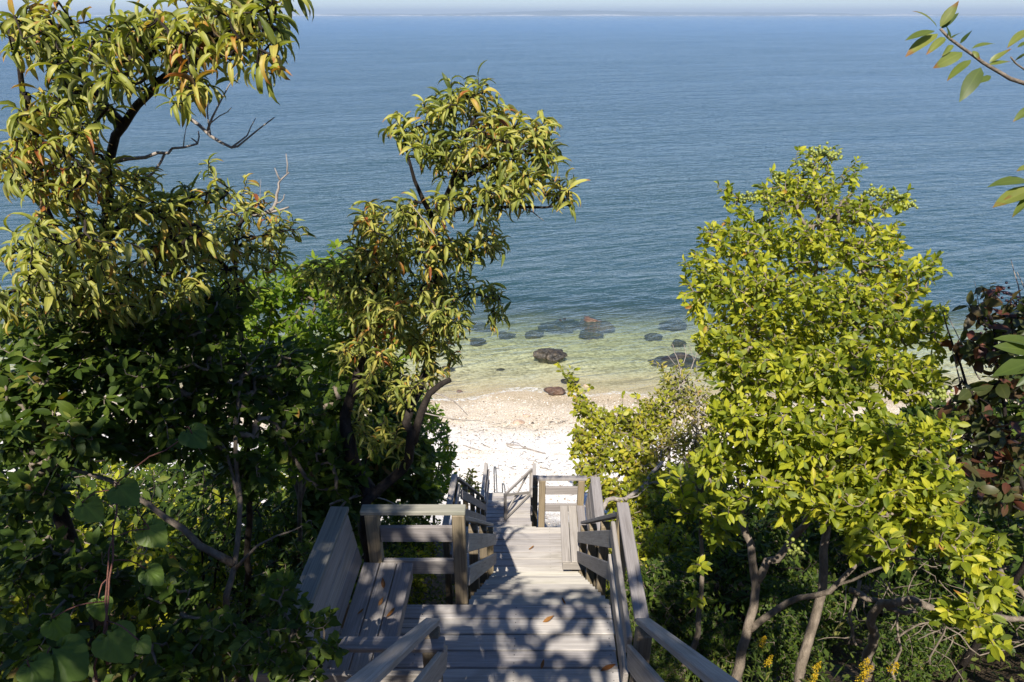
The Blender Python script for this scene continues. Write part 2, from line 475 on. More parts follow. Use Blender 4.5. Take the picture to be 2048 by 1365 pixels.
# ================================================================== the stairs
K = .037                                      # the walk runs a little to the right of the view
def S(x, y, z): return np.array([x+K*(y-4.07), y, z])
YD = norm(np.array([K, 1., 0]))
def along(mb, x, y0, y1, z, w, t, ch=.004): return mb.beam(S(x, y0, z), S(x, y1, z), w, t, ch=ch)
def across(mb, y, x0, x1, z, w, t, ch=.004): return mb.beam(S(x0, y, z), S(x1, y, z), w, t, ch=ch)
def post(mb, x, y, z0, z1, w=.09): return mb.beam(S(x, y, z0), S(x, y, z1), w, w, up=(0, 1, 0), ch=.006)
def gzs(x, y): q = S(x, y, 0); return float(gz(q[0], q[1]))-.15

def deck(name, label, x0, x1, y0, y1, z, posts):
    root = empty(name, label, 'landing', S((x0+x1)/2, (y0+y1)/2, z))
    mb = MB(); n = int(round((y1-y0)/.145)); pitch = (y1-y0)/n
    for i in range(n):
        y = y0+pitch*(i+.5)
        e0, e1 = random.uniform(-.006, .006), random.uniform(-.006, .006)
        across(mb, y, x0+e0, x1+e1, z-.0175+random.uniform(-.0012, .0012), pitch-.010, .035, .005)
    mb.build('deck_boards', M['deck'], root)
    mb = MB()
    across(mb, y1-.03, x0+.02, x1-.02, z-.13, .038, .18); across(mb, y0+.03, x0+.02, x1-.02, z-.13, .038, .18)
    along(mb, x0+.04, y0+.055, y1-.055, z-.13, .038, .18); along(mb, x1-.04, y0+.055, y1-.055, z-.13, .038, .18)
    for q in (.33, .66): along(mb, x0+(x1-x0)*q, y0+.055, y1-.055, z-.13, .038, .18)
    mb.build('joists', M['rail'], root)
    for px, py in posts:
        mb = MB(); post(mb, px, py, gzs(px, py), z-.225, .10); mb.build('support_post', M['post'], root)
    # nail heads along both ends
    nb = Tubes()
    for i in range(n):
        y = y0+pitch*(i+.5)
        for xx in (x0+.045, x0+(x1-x0)*.33, x0+(x1-x0)*.66, x1-.045):
            for dy in (-.035, .035):
                q = S(xx, y+dy, z); nb.add([q-[0, 0, .003], q+[0, 0, .0015]], [.0042, .0042], 6)
    nb.build('nail_heads', M['iron'], root)['kind'] = 'stuff'
    return root

def stairs(name, label, x0a, x1a, y0, z0, run, rise, n, foot=True):
    """n treads going down from y0, z0"""
    root = empty(name, label, 'stairs', S((x0a+x1a)/2, y0+run*n/2, z0-rise*n/2))
    for i in range(1, n+1):
        y = y0+run*(i-.5); z = z0-rise*i
        mb = MB()
        for k in (-1, 1):
            across(mb, y+k*.071-.005, x0a-.02+random.uniform(-.006, .006), x1a+.02+random.uniform(-.006, .006), z-.018, .138, .036, .006)
        mb.build('tread', M['tread'], root)
    for x in (x0a+.03, x1a-.03):
        mb = MB()
        mb.beam(S(x, y0+.02, z0-.22-rise*.5), S(x, y0+run*(n+.5), z0-.22-rise*(n+1)), .04, .22)
        mb.build('stringer', M['rail'], root)
    return root

CAPW = .09
def rail_line(name, label, x, side, pts_top, post_pts, parts, group=None):
    pass

def guard_y(name, label, x, y0, y1, z, side, posts, capw=.09):
    """level guard running away from the viewer; boards on the walking side (side = +1: walking side is +x)"""
    root = empty(name, label, 'railing', S(x, (y0+y1)/2, z))
    for py in posts:
        mb = MB(); post(mb, x, py, z-.9 if py != posts[0] else z-.9, z+.885); mb.build('post', M['post'], root)
    mb = MB(); along(mb, x, y0, y1, z+.905, capw, .038, .006); mb.build('cap_rail', M['rail'], root)
    for zc in (.675, .345):
        mb = MB(); along(mb, x+side*(.045+.018), y0+.01, y1-.01, z+zc, .034, .145, .005); mb.build('rail', M['rail'], root)
    return root
def guard_x(name, label, y, x0, x1, z, side, posts, cap='rail', low=None, deep=.9):
    """level guard running across; side = -1: boards on the near face, 0: between the posts"""
    root = empty(name, label, 'railing', S((x0+x1)/2, y, z))
    for px in posts:
        mb = MB(); post(mb, px, y, z-deep, z+.885, .098); mb.build('post', M['post'], root)
    mb = MB(); across(mb, y, x0, x1, z+.905, .094, .038, .006); mb.build('cap_rail', M[cap], root)
    for zc in (.675, .345):
        mb = MB()
        if side: across(mb, y+side*.066, x0+.02, x1-.02, z+zc, .034, .145, .005)
        else: across(mb, y, posts[0]+.05, posts[-1]-.05, z+zc, .034, .145, .005)
        mb.build('rail', M['rail'], root)
    return root
def stair_rail(name, label, x, y0, y1, z0, slope, side, zcap, zmid, zlow, posts, capw=.09, cap='rail', xe=None):
    """raking rail: heights are given at y0"""
    xe = x if xe is None else xe
    root = empty(name, label, 'railing', S(x, (y0+y1)/2, z0-slope*(y1-y0)/2))
    def pt(y, z, dx=0):
        f = (y-y0)/(y1-y0); return S(x+(xe-x)*f+dx, y, z0+z-slope*(y-y0))
    cs = 1/math.sqrt(1+slope*slope)
    mb = MB(); mb.beam(pt(y0, zcap-.019/cs), pt(y1, zcap-.019/cs), capw, .038, ch=.006); mb.build('cap_rail', M[cap], root)
    for zc in (zmid, zlow):
        if zc is None: continue
        mb = MB(); mb.beam(pt(y0-.02, zc, side*.063), pt(y1-.02, zc, side*.063), .034, .145, ch=.005); mb.build('rail', M['rail'], root)
    for py in posts:
        mb = MB()
        c = pt(py, 0); top = z0+zcap-slope*(py-y0)-.045/cs-.045*slope
        bot = z0-slope*(py-y0)-.55
        mb.beam([c[0], c[1], bot], [c[0], c[1], top], .09, .09, up=(0, 1, 0), ch=.006); mb.build('post', M['post'], root)
    return root

SL = .88
Z2, Z3 = -3.0, -6.85
# landings
deck('wooden_landing', 'nearest grey board landing with a bench on its left side', -1.45, .80, 2.72, 4.07, 0, [(-1.3, 3.95), (.7, 3.95), (-1.3, 2.85), (.7, 2.85)])
deck('wooden_landing', 'middle grey board landing with a bench on its right side', -1.02, 1.18, 7.48, 8.47, Z2, [(-.9, 8.35), (1.05, 8.35), (-.9, 7.6), (1.05, 7.6)])
deck('wooden_landing', 'farthest board landing in front of the white pebbles, with an open gate', -.98, .21, 12.87, 14.25, Z3, [(-.9, 14.15), (.13, 14.15)])
# flights
stairs('staircase', 'wooden flight rising from the nearest landing at the bottom edge of the view', -.40, .80, -1.35+.0, 0+.205*18, .2445, .205, 17)
f2 = stairs('staircase', 'wooden flight of grey treads between the nearest and middle landings', -.36, .80, 4.07, 0, 3.41/14+.004, 3.0/14, 13)
f3 = stairs('staircase', 'steep wooden flight dropping from the middle landing to the gated landing', -.93, .20, 8.47, Z2, 4.4/18+.004, 3.85/18, 17)

# railings of the nearest landing
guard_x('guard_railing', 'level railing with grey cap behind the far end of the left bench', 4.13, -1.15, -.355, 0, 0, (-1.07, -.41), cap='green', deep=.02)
guard_x('guard_railing', 'level railing crossing the near end of the left bench', 2.90, -1.55, -.36, 0, -1, (-1.48, -.44), cap='rail')
guard_y('guard_railing', 'level railing along the right edge of the nearest landing', .845, 3.08, 4.20, 0, -1, (4.10,))
# handrails of the upper flight
stair_rail('stair_railing', 'left handrail coming down to the nearest landing at the bottom of the photo', -.445, 3.02, -1.3, .0, SL, 1, .99, .66, .30, (2.97, 1.6, .2))
stair_rail('stair_railing', 'right handrail coming down to the nearest landing at the bottom of the photo', .838, 3.02, -1.3, .0, SL, -1, .99, .66, .30, (2.97, 1.6, .2))
# the second flight
stair_rail('stair_railing', 'left raking railing of the flight between the two bench landings', -.425, 4.20, 7.45, 0, SL, 1, .80, .52, .17, (5.25, 6.3, 7.36))
stair_rail('stair_railing', 'right raking railing of the flight between the two bench landings', .87, 4.24, 7.45, 0, SL, -1, .80, .52, .17, (5.25, 6.3, 7.36))
# railings of the middle landing
guard_y('guard_railing', 'level railing along the left edge of the middle landing', -1.05, 7.40, 8.60, Z2, 1, (7.47, 8.53))
guard_x('guard_railing', 'sunlit level railing across the far right edge of the middle landing', 8.52, .22, .98, Z2, 0, (.30, .90))
# the third flight
stair_rail('stair_railing', 'left raking railing of the lowest flight, seen beside the pebbles', -1.02, 8.62, 12.92, Z2, SL, 1, .86, .52, .17, (9.6, 10.7, 11.8, 12.85))
stair_rail('stair_railing', 'right raking railing of the lowest flight, below the open gate', .20, 8.66, 12.92, Z2, SL, -1, .86, .52, .17, (9.7, 10.8, 11.9, 12.85))
guard_y('guard_railing', 'level railing along the left edge of the gated landing', -1.03, 12.95, 14.25, Z3, 1, (13.0, 14.2))
guard_y('guard_railing', 'level railing along the right edge of the gated landing', .19, 12.95, 14.25, Z3, -1, (13.0, 14.2))

# ------------------------------------------------------------------ benches
def bench(label, xs, xb, y0, y1, z, side):
    """xs: front edge of the seat, xb: back edge; side=-1 backrest on the left"""
    root = empty('bench', label, 'bench', S((xs+xb)/2, (y0+y1)/2, z))
    n = 3; w = abs(xb-xs)/n; d = 1 if xb > xs else -1
    mb = MB()
    for i in range(n): along(mb, xs+d*w*(i+.5), y0+random.uniform(-.004, .004), y1, z+.432, w-.008, .036, .006)
    mb.build('seat', M['rail'], root)
    mb = MB(); along(mb, xs+d*.03, y0+.05, y1-.01, z+.354, .036, .115); mb.build('apron', M['rail'], root)
    mb = MB(); across(mb, y0+.025, min(xs+d*.012, xb), max(xs+d*.012, xb), z+.354, .036, .115); mb.build('end_board', M['rail'], root)
    mb = MB()
    b0 = np.array([xb+d*.02, z+.455]); b1 = np.array([xb+d*.085, z+.925])
    dirv = b1-b0; L = np.linalg.norm(dirv); dirv /= L
    upv = np.array([dirv[0], 0, dirv[1]]); 
    for i in range(3):
        c = b0+dirv*L*(i+.5)/3
        # the board's width runs up the slope
        ax = YD; az = np.cross(ax, upv); az /= np.linalg.norm(az)
        mb.board(S(c[0], (y0+y1)/2, c[1]), ax, upv, az, (y1-y0)/2, L/6-.004, .016, .005)
    mb.build('backrest', M['rail'], root)
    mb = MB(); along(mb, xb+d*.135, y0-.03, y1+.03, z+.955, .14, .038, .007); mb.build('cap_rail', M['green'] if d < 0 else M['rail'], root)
    for y in (y0+.22, y1-.2):
        mb = MB(); mb.beam(S(xs+d*.20, y, z), S(xs+d*.20, y, z+.29), .085, .085, up=(0, 1, 0)); mb.build('leg', M['post'], root)
        mb = MB(); q = S(xb+d*.145, y, 0); mb.beam([q[0]-d*.02, q[1], z-.25], [q[0]+d*.0, q[1], z+.93], .085, .06, up=(0, 1, 0)); mb.build('back_post', M['post'], root)
    return root
bench('grey slatted bench in shade with fallen leaves on its seat', -.765, -1.16, 2.97, 4.06, 0, -1)
bench('sunlit grey slatted bench on the right of the middle landing', .575, .965, 7.23, 8.44, Z2, 1)

# ------------------------------------------------------------------ gate
def gate():
    hin = S(.125, 14.13, Z3); free = hin+np.array([-.68, -1.03, 0])
    root = empty('gate', 'open wooden gate with crossed braces swung towards the stairs', 'gate', hin)
    dv = norm(free-hin); nv = np.cross(dv, [0, 0, 1]); zb, zt = .06, .86
    def pt(f, z): return hin+(free-hin)*f+np.array([0, 0, z])
    for f in (.03, .97):
        mb = MB(); mb.beam(pt(f, zb), pt(f, zt), .045, .075, up=dv); mb.build('stile', M['rail'], root)
    for z in (zb+.04, zt-.04):
        mb = MB(); mb.beam(pt(.065, z), pt(.935, z), .04, .075); mb.build('gate_rail', M['rail'], root)
    mb = MB(); mb.beam(pt(.07, zb+.09), pt(.93, zt-.09)+nv*.0, .03, .065); mb.build('brace', M['rail'], root)
    mb = MB(); mb.beam(pt(.07, zt-.09)+nv*.034, pt(.93, zb+.09)+nv*.034, .03, .065); mb.build('brace', M['rail'], root)
    for z in (.2, .72):
        mb = MB(); mb.board(hin+[.02, .01, z], YD, [1, 0, 0], [0, 0, 1], .05, .012, .03, .003); mb.build('hinge', M['iron'], root)
gate()
# ------------------------------------------------------------------ ladder to the beach
def ladder():
    b = S(-.80, 14.33, Z3)
    root = empty('ladder', 'metal ladder with curved hand loops at the end of the lowest landing', 'ladder', b)
    gz0 = float(gz(b[0], b[1]+.5))
    for dx, hh, nm in ((-.04, .78, 'hand_rail'), (.17, .26, 'hand_rail')):
        tb = Tubes()
        a = b+[dx, 0, 0]
        tp = hh
        pts = [a+[0, .42, gz0-Z3-.1], a+[0, .10, 0], a+[.0, .05, tp*.6], a+[.005, .0, tp-.06], a+[.02, -.03, tp], a+[.045, -.02, tp-.06], a+[.06, -.03, tp*.45], a+[.07, -.06, .0]]
        ln = smooth_line(pts, .05); tb.add(ln, np.full(len(ln), .017), 8)
        tb.build(nm, M['steel'], root)
    for i in range(6):
        f = (i+.6)/6.5
        tb = Tubes(); q = b+np.array([0, .10+.32*f, (gz0-Z3-.1)*f]); tb.add([q+[-.05, 0, 0], q+[.18, 0, 0]], [.014, .014], 8); tb.build('rung', M['steel'], root)
ladder()

# ------------------------------------------------------------------ fallen leaves
def dry_leaf(x, y, z, L, yaw, label, curl=1.0):
    L *= .68; q = PZ(x, y, z)
    me = leaf_mesh('fallen_leaf', np.array([q+[0, 0, .012]]), np.array([[math.cos(yaw), math.sin(yaw), .1]]), np.array([[.1, .1, 1.]]), np.array([L]), np.array([L*.42]), np.array([-curl]), np.array([.5]), np.array([random.random()]), 5)
    o = link('fallen_leaf', me, M['dry']); tag(o, label, 'leaf', 'dry leaves fallen on the walk')
dry_leaf(1085, 1247, .0, .17, .1, 'orange dry leaf lying flat in the middle of the nearest landing')
dry_leaf(1082, 1341, .0, .11, 1.2, 'small brown dry leaf near the bottom edge of the nearest landing')
dry_leaf(1200, 1345, .0, .19, .15, 'long dark red dry leaf by the right rail of the nearest landing', .6)
dry_leaf(1131, 1212, .0, .10, 2.2, 'small curled dry leaf at the top of the middle flight')
dry_leaf(768, 1180, .452, .13, 1.9, 'brown dry leaf on the bench seat, farthest from the viewer')
dry_leaf(757, 1214, .452, .11, 1.0, 'brown dry leaf on the bench seat beside the first gap between boards')
dry_leaf(772, 1238, .452, .14, .6, 'pale brown dry leaf on the bench seat, nearest to the viewer')
dry_leaf(714, 1232, .452, .10, .4, 'small dry leaf at the foot of the bench backrest')
dry_leaf(1057, 1101, Z2, .16, .3, 'single brown dry leaf in the middle of the middle landing')

# ================================================================== ground, sea, sky
ZW = -10.25
def grid_mesh(name, xs, ys, zf):
    X, Y = np.meshgrid(xs, ys); Z = zf(X, Y)
    nx, ny = len(xs), len(ys)
    i = np.arange(ny-1)[:, None]*nx; j = np.arange(nx-1)[None, :]
    q = np.stack([i+j, i+j+1, i+nx+j+1, i+nx+j], -1).reshape(-1, 4)
    return raw_mesh(name, np.stack([X, Y, Z], -1).reshape(-1, 3), q.ravel(), np.arange(len(q))*4)

def ground():
    t = NT('bluff soil and beach')
    co = t.add('ShaderNodeTexCoord').outputs['Object']
    xyz = t.add('ShaderNodeSeparateXYZ', inp={0: co}).outputs
    wob = t.noise(t.vmul(co, (.35, .35, 0)), 1, 4, .6)
    y = t.math('ADD', xyz[1], t.math('MULTIPLY', t.math('SUBTRACT', wob, .5), 3.2))
    fine = t.noise(co, 28, 4, .7)
    vor = t.add('ShaderNodeTexVoronoi', inp={'Vector': co, 'Scale': 40}).outputs
    cell = t.add('ShaderNodeSeparateColor', inp={0: vor['Color']}).outputs[0]
    soil = t.ramp(fine, [(.3, (.03, .022, .014)), (.55, (.085, .06, .038)), (.75, (.16, .12, .075))])
    shell = t.ramp(cell, [(0, (.30, .25, .20)), (.10, (.56, .51, .45)), (.35, (.72, .69, .64)), (.8, (.80, .78, .74)), (1, (.62, .50, .40))])
    pebb = t.ramp(cell, [(0, (.32, .25, .17)), (.3, (.53, .43, .31)), (.7, (.64, .55, .42)), (1, (.72, .66, .56))])
    vor2 = t.add('ShaderNodeTexVoronoi', inp={'Vector': co, 'Scale': 9}).outputs
    cell2 = t.add('ShaderNodeSeparateColor', inp={0: vor2['Color']}).outputs[0]
    bed = t.ramp(t.math('ADD', t.math('MULTIPLY', cell2, .55), t.math('MULTIPLY', t.noise(co, 1.4, 4, .6), .6)), [(.2, (.24, .22, .14)), (.5, (.46, .42, .29)), (.8, (.60, .56, .42))])
    patch = t.maprange(t.noise(t.vmul(co, (.5, 1.6, 0)), 1, 4, .65), .56, .64, 0, .6)
    shell = t.mix(patch, shell, pebb)
    c = t.mix(t.maprange(y, 14.2, 15.6), soil, shell)
    c = t.mix(t.maprange(y, 20.8, 22.2), c, pebb)
    wet = t.maprange(y, 23.6, 24.6)
    c = t.mix(wet, c, t.mix(1.0, pebb, (.74, .71, .64), 'MULTIPLY'))
    c = t.mix(t.maprange(y, 25.2, 28), c, bed)
    h = t.math('ADD', vor['Distance'], t.math('MULTIPLY', fine, .5))
    nrm = t.bump(h, .6, .03)
    m = t.out(t.principled(c, .8, .2, nrm))
    xs = np.concatenate([[-30000, -6000, -1200, -300, -120], np.linspace(-60, -13, 40), np.linspace(-12.5, 12.5, 160), np.linspace(13, 60, 40), [120, 300, 1200, 6000, 30000]])
    ys = np.concatenate([[-40, -20], np.linspace(-14, 3, 50), np.linspace(3.1, 32, 240), np.linspace(32.5, 60, 40), [80, 120, 400, 2000, 30000]])
    def zf(X, Y):
        nz = gz(X, np.minimum(Y, 400))
        b = rng.normal(0, .018, X.shape)*(Y < 24)*(Y > -14)
        return nz+b
    tag(link('ground', grid_mesh('ground', xs, ys, zf), m), kind='structure')
ground()

def water():
    t = NT('sea water')
    co = t.add('ShaderNodeTexCoord').outputs['Object']
    xyz = t.add('ShaderNodeSeparateXYZ', inp={0: co}).outputs
    rot = t.add('ShaderNodeVectorRotate', inp={'Vector': co, 'Angle': R(-15)}); rot.rotation_type = 'Z_AXIS'
    v = rot.outputs[0]
    w1 = t.noise(t.vmul(v, (.22, .52, 0)), 1.0, 2, .5, .35)
    w1b = t.noise(t.vmul(v, (.50, 1.5, 0)), 1.0, 4, .58, .45)
    w2 = t.noise(t.vmul(v, (.05, .16, 0)), 1.0, 2, .5, .4)
    w3 = t.noise(t.vmul(v, (1.8, 4.6, 0)), 1.0, 3, .6, .3)
    w4 = t.noise(t.vmul(v, (.012, .05, 0)), 1.0, 4, .65)
    calm = t.maprange(xyz[1], 25.5, 40, .22, 1)
    h = t.math('ADD', t.math('MULTIPLY', w1, .55), t.math('MULTIPLY', w1b, .46))
    h = t.math('ADD', h, t.math('MULTIPLY', w3, .08))
    h = t.math('MULTIPLY', h, calm)
    h = t.math('ADD', h, t.math('MULTIPLY', w2, .9))
    h = t.math('MULTIPLY', h, t.maprange(w4, .35, .65, .75, 1.25))
    nrm = t.bump(h, 1.0, .8)
    wob = t.noise(t.vmul(co, (.12, .2, 0)), 1, 3, .6)
    y = t.math('ADD', xyz[1], t.math('MULTIPLY', t.math('SUBTRACT', wob, .5), 5))
    f1 = t.maprange(y, 24.5, 31, .0, .14)
    f2 = t.maprange(y, 29.5, 38.5, 0, .86, True)
    f = t.math('ADD', f1, f2, True)
    tint = t.mix(t.maprange(y, 25, 33), (.97, .98, .92), (.78, .88, .70))
    tr = t.add('ShaderNodeBsdfTransparent', inp={0: tint}).outputs[0]
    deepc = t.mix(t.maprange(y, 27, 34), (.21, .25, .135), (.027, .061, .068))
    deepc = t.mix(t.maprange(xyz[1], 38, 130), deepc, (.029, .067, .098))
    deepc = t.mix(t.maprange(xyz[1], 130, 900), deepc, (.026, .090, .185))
    df = t.add('ShaderNodeBsdfDiffuse', inp={0: deepc}).outputs[0]
    body = t.add('ShaderNodeMixShader', inp={0: f, 1: tr, 2: df}).outputs[0]
    gl = t.add('ShaderNodeBsdfGlossy', inp={0: (.95, .97, 1, 1), 'Roughness': .08, 'Normal': nrm}).outputs[0]
    fr = t.add('ShaderNodeFresnel', inp={0: 1.34, 'Normal': nrm}).outputs[0]
    fr = t.math('MINIMUM', t.math('MULTIPLY', fr, 1.25), .62)      # a rough sea never mirrors fully at grazing angles
    m = t.out(t.add('ShaderNodeMixShader', inp={0: fr, 1: body, 2: gl}).outputs[0])
    xs = np.array([-30000, -3000, -300, -60, 0, 60, 300, 3000, 30000.]); ys = np.array([22.5, 60, 200, 1000, 6000, 30000.])
    tag(link('sea', grid_mesh('sea', xs, ys, lambda X, Y: X*0+ZW), m), kind='structure')
water()

# thin foam edge and shore
def foam():
    t = NT('foam edge')
    co = t.add('ShaderNodeTexCoord').outputs['Object']
    n = t.noise(co, 6, 4, .7)
    c = t.add('ShaderNodeBsdfDiffuse', inp={0: (.62, .60, .55, 1)}).outputs[0]
    tr = t.add('ShaderNodeBsdfTransparent').outputs[0]
    m = t.out(t.add('ShaderNodeMixShader', inp={0: t.maprange(n, .42, .60, .0, .75), 1: tr, 2: c}).outputs[0])
    xs = np.linspace(-30, 30, 400)
    def sy(x):
        lo = np.full_like(x, 23.0); hi = np.full_like(x, 26.5)
        for _ in range(30):
            mid = (lo+hi)/2; up = gz(x, mid) > ZW+.012
            lo = np.where(up, mid, lo); hi = np.where(up, hi, mid)
        return lo
    y0 = sy(xs); wd = .10+.10*np.abs(np.sin(xs*1.1)+np.sin(xs*.37+1))*.6
    co = []; q = []
    for k, o in enumerate((0, .5, 1.0)):
        yy = y0+wd*o*2.2-.02; co.append(np.stack([xs, yy, np.full_like(xs, ZW+.006)+(.02*(1-o))], -1))
    n = len(xs); co = np.concatenate(co)
    for k in range(2):
        i = np.arange(n-1)+k*n; q.append(np.stack([i, i+1, i+n+1, i+n], -1))
    q = np.concatenate(q)
    tag(link('surf_line', raw_mesh('surf_line', co, q.ravel(), np.arange(len(q))*4), m), kind='structure')
foam()

def far_shore():
    t = NT('far wooded shore')
    n = t.noise(t.add('ShaderNodeTexCoord').outputs['Object'], .004, 5, .6)
    m = t.out(t.principled(t.ramp(n, [(.3, (.05, .07, .04)), (.7, (.10, .11, .07))]), .9, .1))
    xs = np.linspace(-22000, 22000, 500); co = []; h = 34+30*np.clip(np.sin(xs/2100.+.6)+.5*np.sin(xs/800.)+.6*np.sin(xs/5200.+1), -.4, 2)+rng.normal(0, 4, 500)
    rows = [(15000, ZW-5, 0), (15005, ZW+16, .12), (15600, 0, .75), (16600, 0, 1.0), (19500, -30, 0)]
    for y, b, f in rows: co.append(np.stack([xs, np.full_like(xs, y)+250*np.sin(xs/1700.), b+h*f], -1))
    n_ = len(xs); q = []
    for k in range(len(rows)-1):
        i = np.arange(n_-1)+k*n_; q.append(np.stack([i, i+1, i+n_+1, i+n_], -1))
    q = np.concatenate(q); co = np.concatenate(co)
    tag(link('hills', raw_mesh('hills', co, q.ravel(), np.arange(len(q))*4), m), kind='structure')
    t = NT('far pale bluff')
    n = t.noise(t.vmul(t.add('ShaderNodeTexCoord').outputs['Object'], (.02, .02, .05)), 1, 4, .7)
    m2 = t.out(t.principled(t.ramp(n, [(.4, (.30, .27, .22)), (.6, (.80, .77, .72))]), .9, .1))
    co = []; hb = 10+9*np.clip(np.sin(xs/900.)+np.sin(xs/310.+2), -.6, 2)+rng.normal(0, 3.5, 500)
    for y, f in ((14990, 0), (14996, 1)): co.append(np.stack([xs, np.full_like(xs, y)+250*np.sin(xs/1700.), ZW-2+np.maximum(hb, 1)*f], -1))
    i = np.arange(n_-1); q = np.stack([i, i+1, i+n_+1, i+n_], -1)
    tag(link('far_beach', raw_mesh('far_beach', np.concatenate(co), q.ravel(), np.arange(len(q))*4), m2), kind='structure')
far_shore()

# ------------------------------------------------------------------ boulders
def rock_mat(name, a, b, c):
    t = NT(name)
    co = t.add('ShaderNodeTexCoord').outputs['Object']
    n = t.noise(co, 2.6, 6, .65); n2 = t.noise(co, 22, 4, .6)
    col = t.ramp(t.math('ADD', t.math('MULTIPLY', n, .7), t.math('MULTIPLY', n2, .3)), [(.36, a), (.52, b), (.66, c)])
    return t.out(t.principled(col, .45, .45, t.bump(n2, .8, .04)))
M['rock_dark'] = rock_mat('weedy dark boulder', (.009, .008, .008), (.032, .026, .018), (.14, .105, .065))
M['rock_brown'] = rock_mat('wet brown boulder', (.035, .022, .016), (.11, .062, .038), (.22, .15, .10))
M['rock_tan'] = rock_mat('tan boulder', (.28, .19, .13), (.48, .34, .24), (.62, .50, .38))
def ico(n):
    import bmesh
    bm = bmesh.new(); bmesh.ops.create_icosphere(bm, subdivisions=n, radius=1)
    v = np.array([p.co for p in bm.verts]); f = np.array([[q.index for q in p.verts] for p in bm.faces]); bm.free(); return v, f
ICO4 = ico(5); ICO1 = ico(1); ICO2 = ico(2)
def boulder(label, x, y, w, hpx, mat, top, flat=.45, seed=0):
    c = PZ(x, y, ZW+top*.4); r = np.linalg.norm(c-CAM)
    hw = w/2*(r*.97)/F
    rr = np.random.default_rng(seed+5)
    v, f = ICO4; v = v.copy()
    dsp = np.zeros(len(v))
    for k in range(14):
        d = norm(rr.normal(size=3)); dsp += rr.normal(0, .028)*np.sin((v@d)*rr.uniform(2, 9)+rr.uniform(0, 6))
    for k in range(26):
        d = norm(rr.normal(size=3)); dsp += rr.normal(0, .011)*np.sin((v@d)*rr.uniform(9, 30)+rr.uniform(0, 6))
    for k in range(4):                         # split faces, like glacial boulders
        d = norm(rr.normal(size=3)+[0, 0, .35]); o = rr.uniform(.82, .97)
        ex = np.maximum(v@d-o, 0); v = v-ex[:, None]*d*.8
    v = v*(1+dsp)[:, None]
    v = v/np.abs(v).max(0)
    hd = hw*rr.uniform(.5, .62); base = float(gz(c[0], c[1]))
    hz = max(.36*hw, (ZW+top-base)*.55)
    th = np.arctan2(v[:, 1], v[:, 0]); pl = 1+.17*np.sin(2*th+rr.uniform(0, 6))+.13*np.sin(3*th+rr.uniform(0, 6))+.07*np.sin(5*th+rr.uniform(0, 6))
    v = v*np.stack([pl, pl, 1+.25*np.sin(v[:, 0]*2+rr.uniform(0, 6))], -1)
    v = v/np.abs(v).max(0)*[hw, hd, hz]; v[:, 2] += ZW+top-hz*.9
    a = rr.uniform(-.25, .25); v = v@np.array([[math.cos(a), math.sin(a), 0], [-math.sin(a), math.cos(a), 0], [0, 0, 1]])
    co = v+[c[0], c[1], 0]
    o = link('boulder', raw_mesh('boulder', co, f.ravel(), np.arange(len(f))*3), M[mat])
    tag(o, label, 'boulder', 'boulders along the shore')
boulder('large dark weedy boulder rising from the green shallows in the middle', 1103, 708, 80, 35, 'rock_dark', .38, seed=1)
boulder('brown boulder at the water edge with foam round it', 1109, 783, 48, 14, 'rock_brown', .30, seed=2)
boulder('dark flat boulder just off the water edge, behind the yellow sprig', 1143, 759, 46, 16, 'rock_dark', .12, seed=3)
boulder('small tan stone beside the dark flat boulder', 1174, 771, 18, 7, 'rock_tan', .03, seed=4)
boulder('wide boulder with a reddish top breaking the surface, farthest from shore', 1192, 640, 84, 22, 'rock_brown', .05, seed=5)
boulder('wide dark boulder under water left of the reddish topped one', 1117, 641, 96, 34, 'rock_dark', -.02, seed=6)
boulder('long dark boulder under water in front of the reddish topped one', 1180, 660, 56, 26, 'rock_dark', -.06, seed=7)
boulder('round dark boulder under water behind the large weedy boulder', 1069, 661, 42, 20, 'rock_dark', -.03, seed=8)
boulder('small dark boulder under water beneath the overhanging twig', 956, 676, 36, 13, 'rock_dark', -.05, seed=9)
boulder('dark boulder under water at the tip of the overhanging twig', 1012, 662, 42, 18, 'rock_dark', -.12, seed=10)
boulder('dark boulder under water at the edge of the cherry leaves', 962, 644, 50, 18, 'rock_dark', -.1, seed=11)
boulder('biggest black boulder half hidden by the right bush', 1352, 714, 125, 46, 'rock_dark', .10, seed=12)
boulder('dark boulder under water left of the right bush', 1358, 677, 34, 16, 'rock_dark', -.08, seed=13)
boulder('faint boulder under water far out beside the right bush', 1308, 664, 40, 16, 'rock_dark', -.14, seed=14)
boulder('dark boulder under water touching the edge of the right bush', 1350, 638, 66, 22, 'rock_dark', -.06, seed=15)
boulder('small faint stone under clear water left of the large weedy boulder', 1001, 735, 22, 8, 'rock_dark', -.12, seed=16)
boulder('dark stone in clear water beside the cherry twigs', 896, 734, 30, 12, 'rock_dark', .05, seed=17)

def beach_stone(label, x, y, w, mat, zt, seed):
    rr = np.random.default_rng(seed); z = -9.5
    c = PZ(x, y, z); 
    for _ in range(6): c = PZ(x, y, float(gz(c[0], c[1])))
    hw = w/2*np.linalg.norm(c-CAM)/F
    v, f = ICO2; v = v.copy()
    for k in range(8):
        d = norm(rr.normal(size=3)); v = v*(1+rr.normal(0, .05)*np.sin((v@d)*rr.uniform(2, 6)+rr.uniform(0, 6)))[:, None]
    co = v*[hw, hw*.7, zt]+c
    tag(link('beach_stone', raw_mesh('beach_stone', co, f.ravel(), np.arange(len(f))*3), M[mat]), label, 'stone', 'larger stones on the beach')
beach_stone('flat orange tan stone on the pebbles in the middle of the beach', 1037, 846, 26, 'rock_tan', .09, 1)
beach_stone('pinkish stone behind the flat orange stone on the pebbles', 1053, 832, 18, 'rock_tan', .07, 2)
beach_stone('small dark stone right of the flat orange stone', 1065, 847, 8, 'rock_dark', .05, 3)
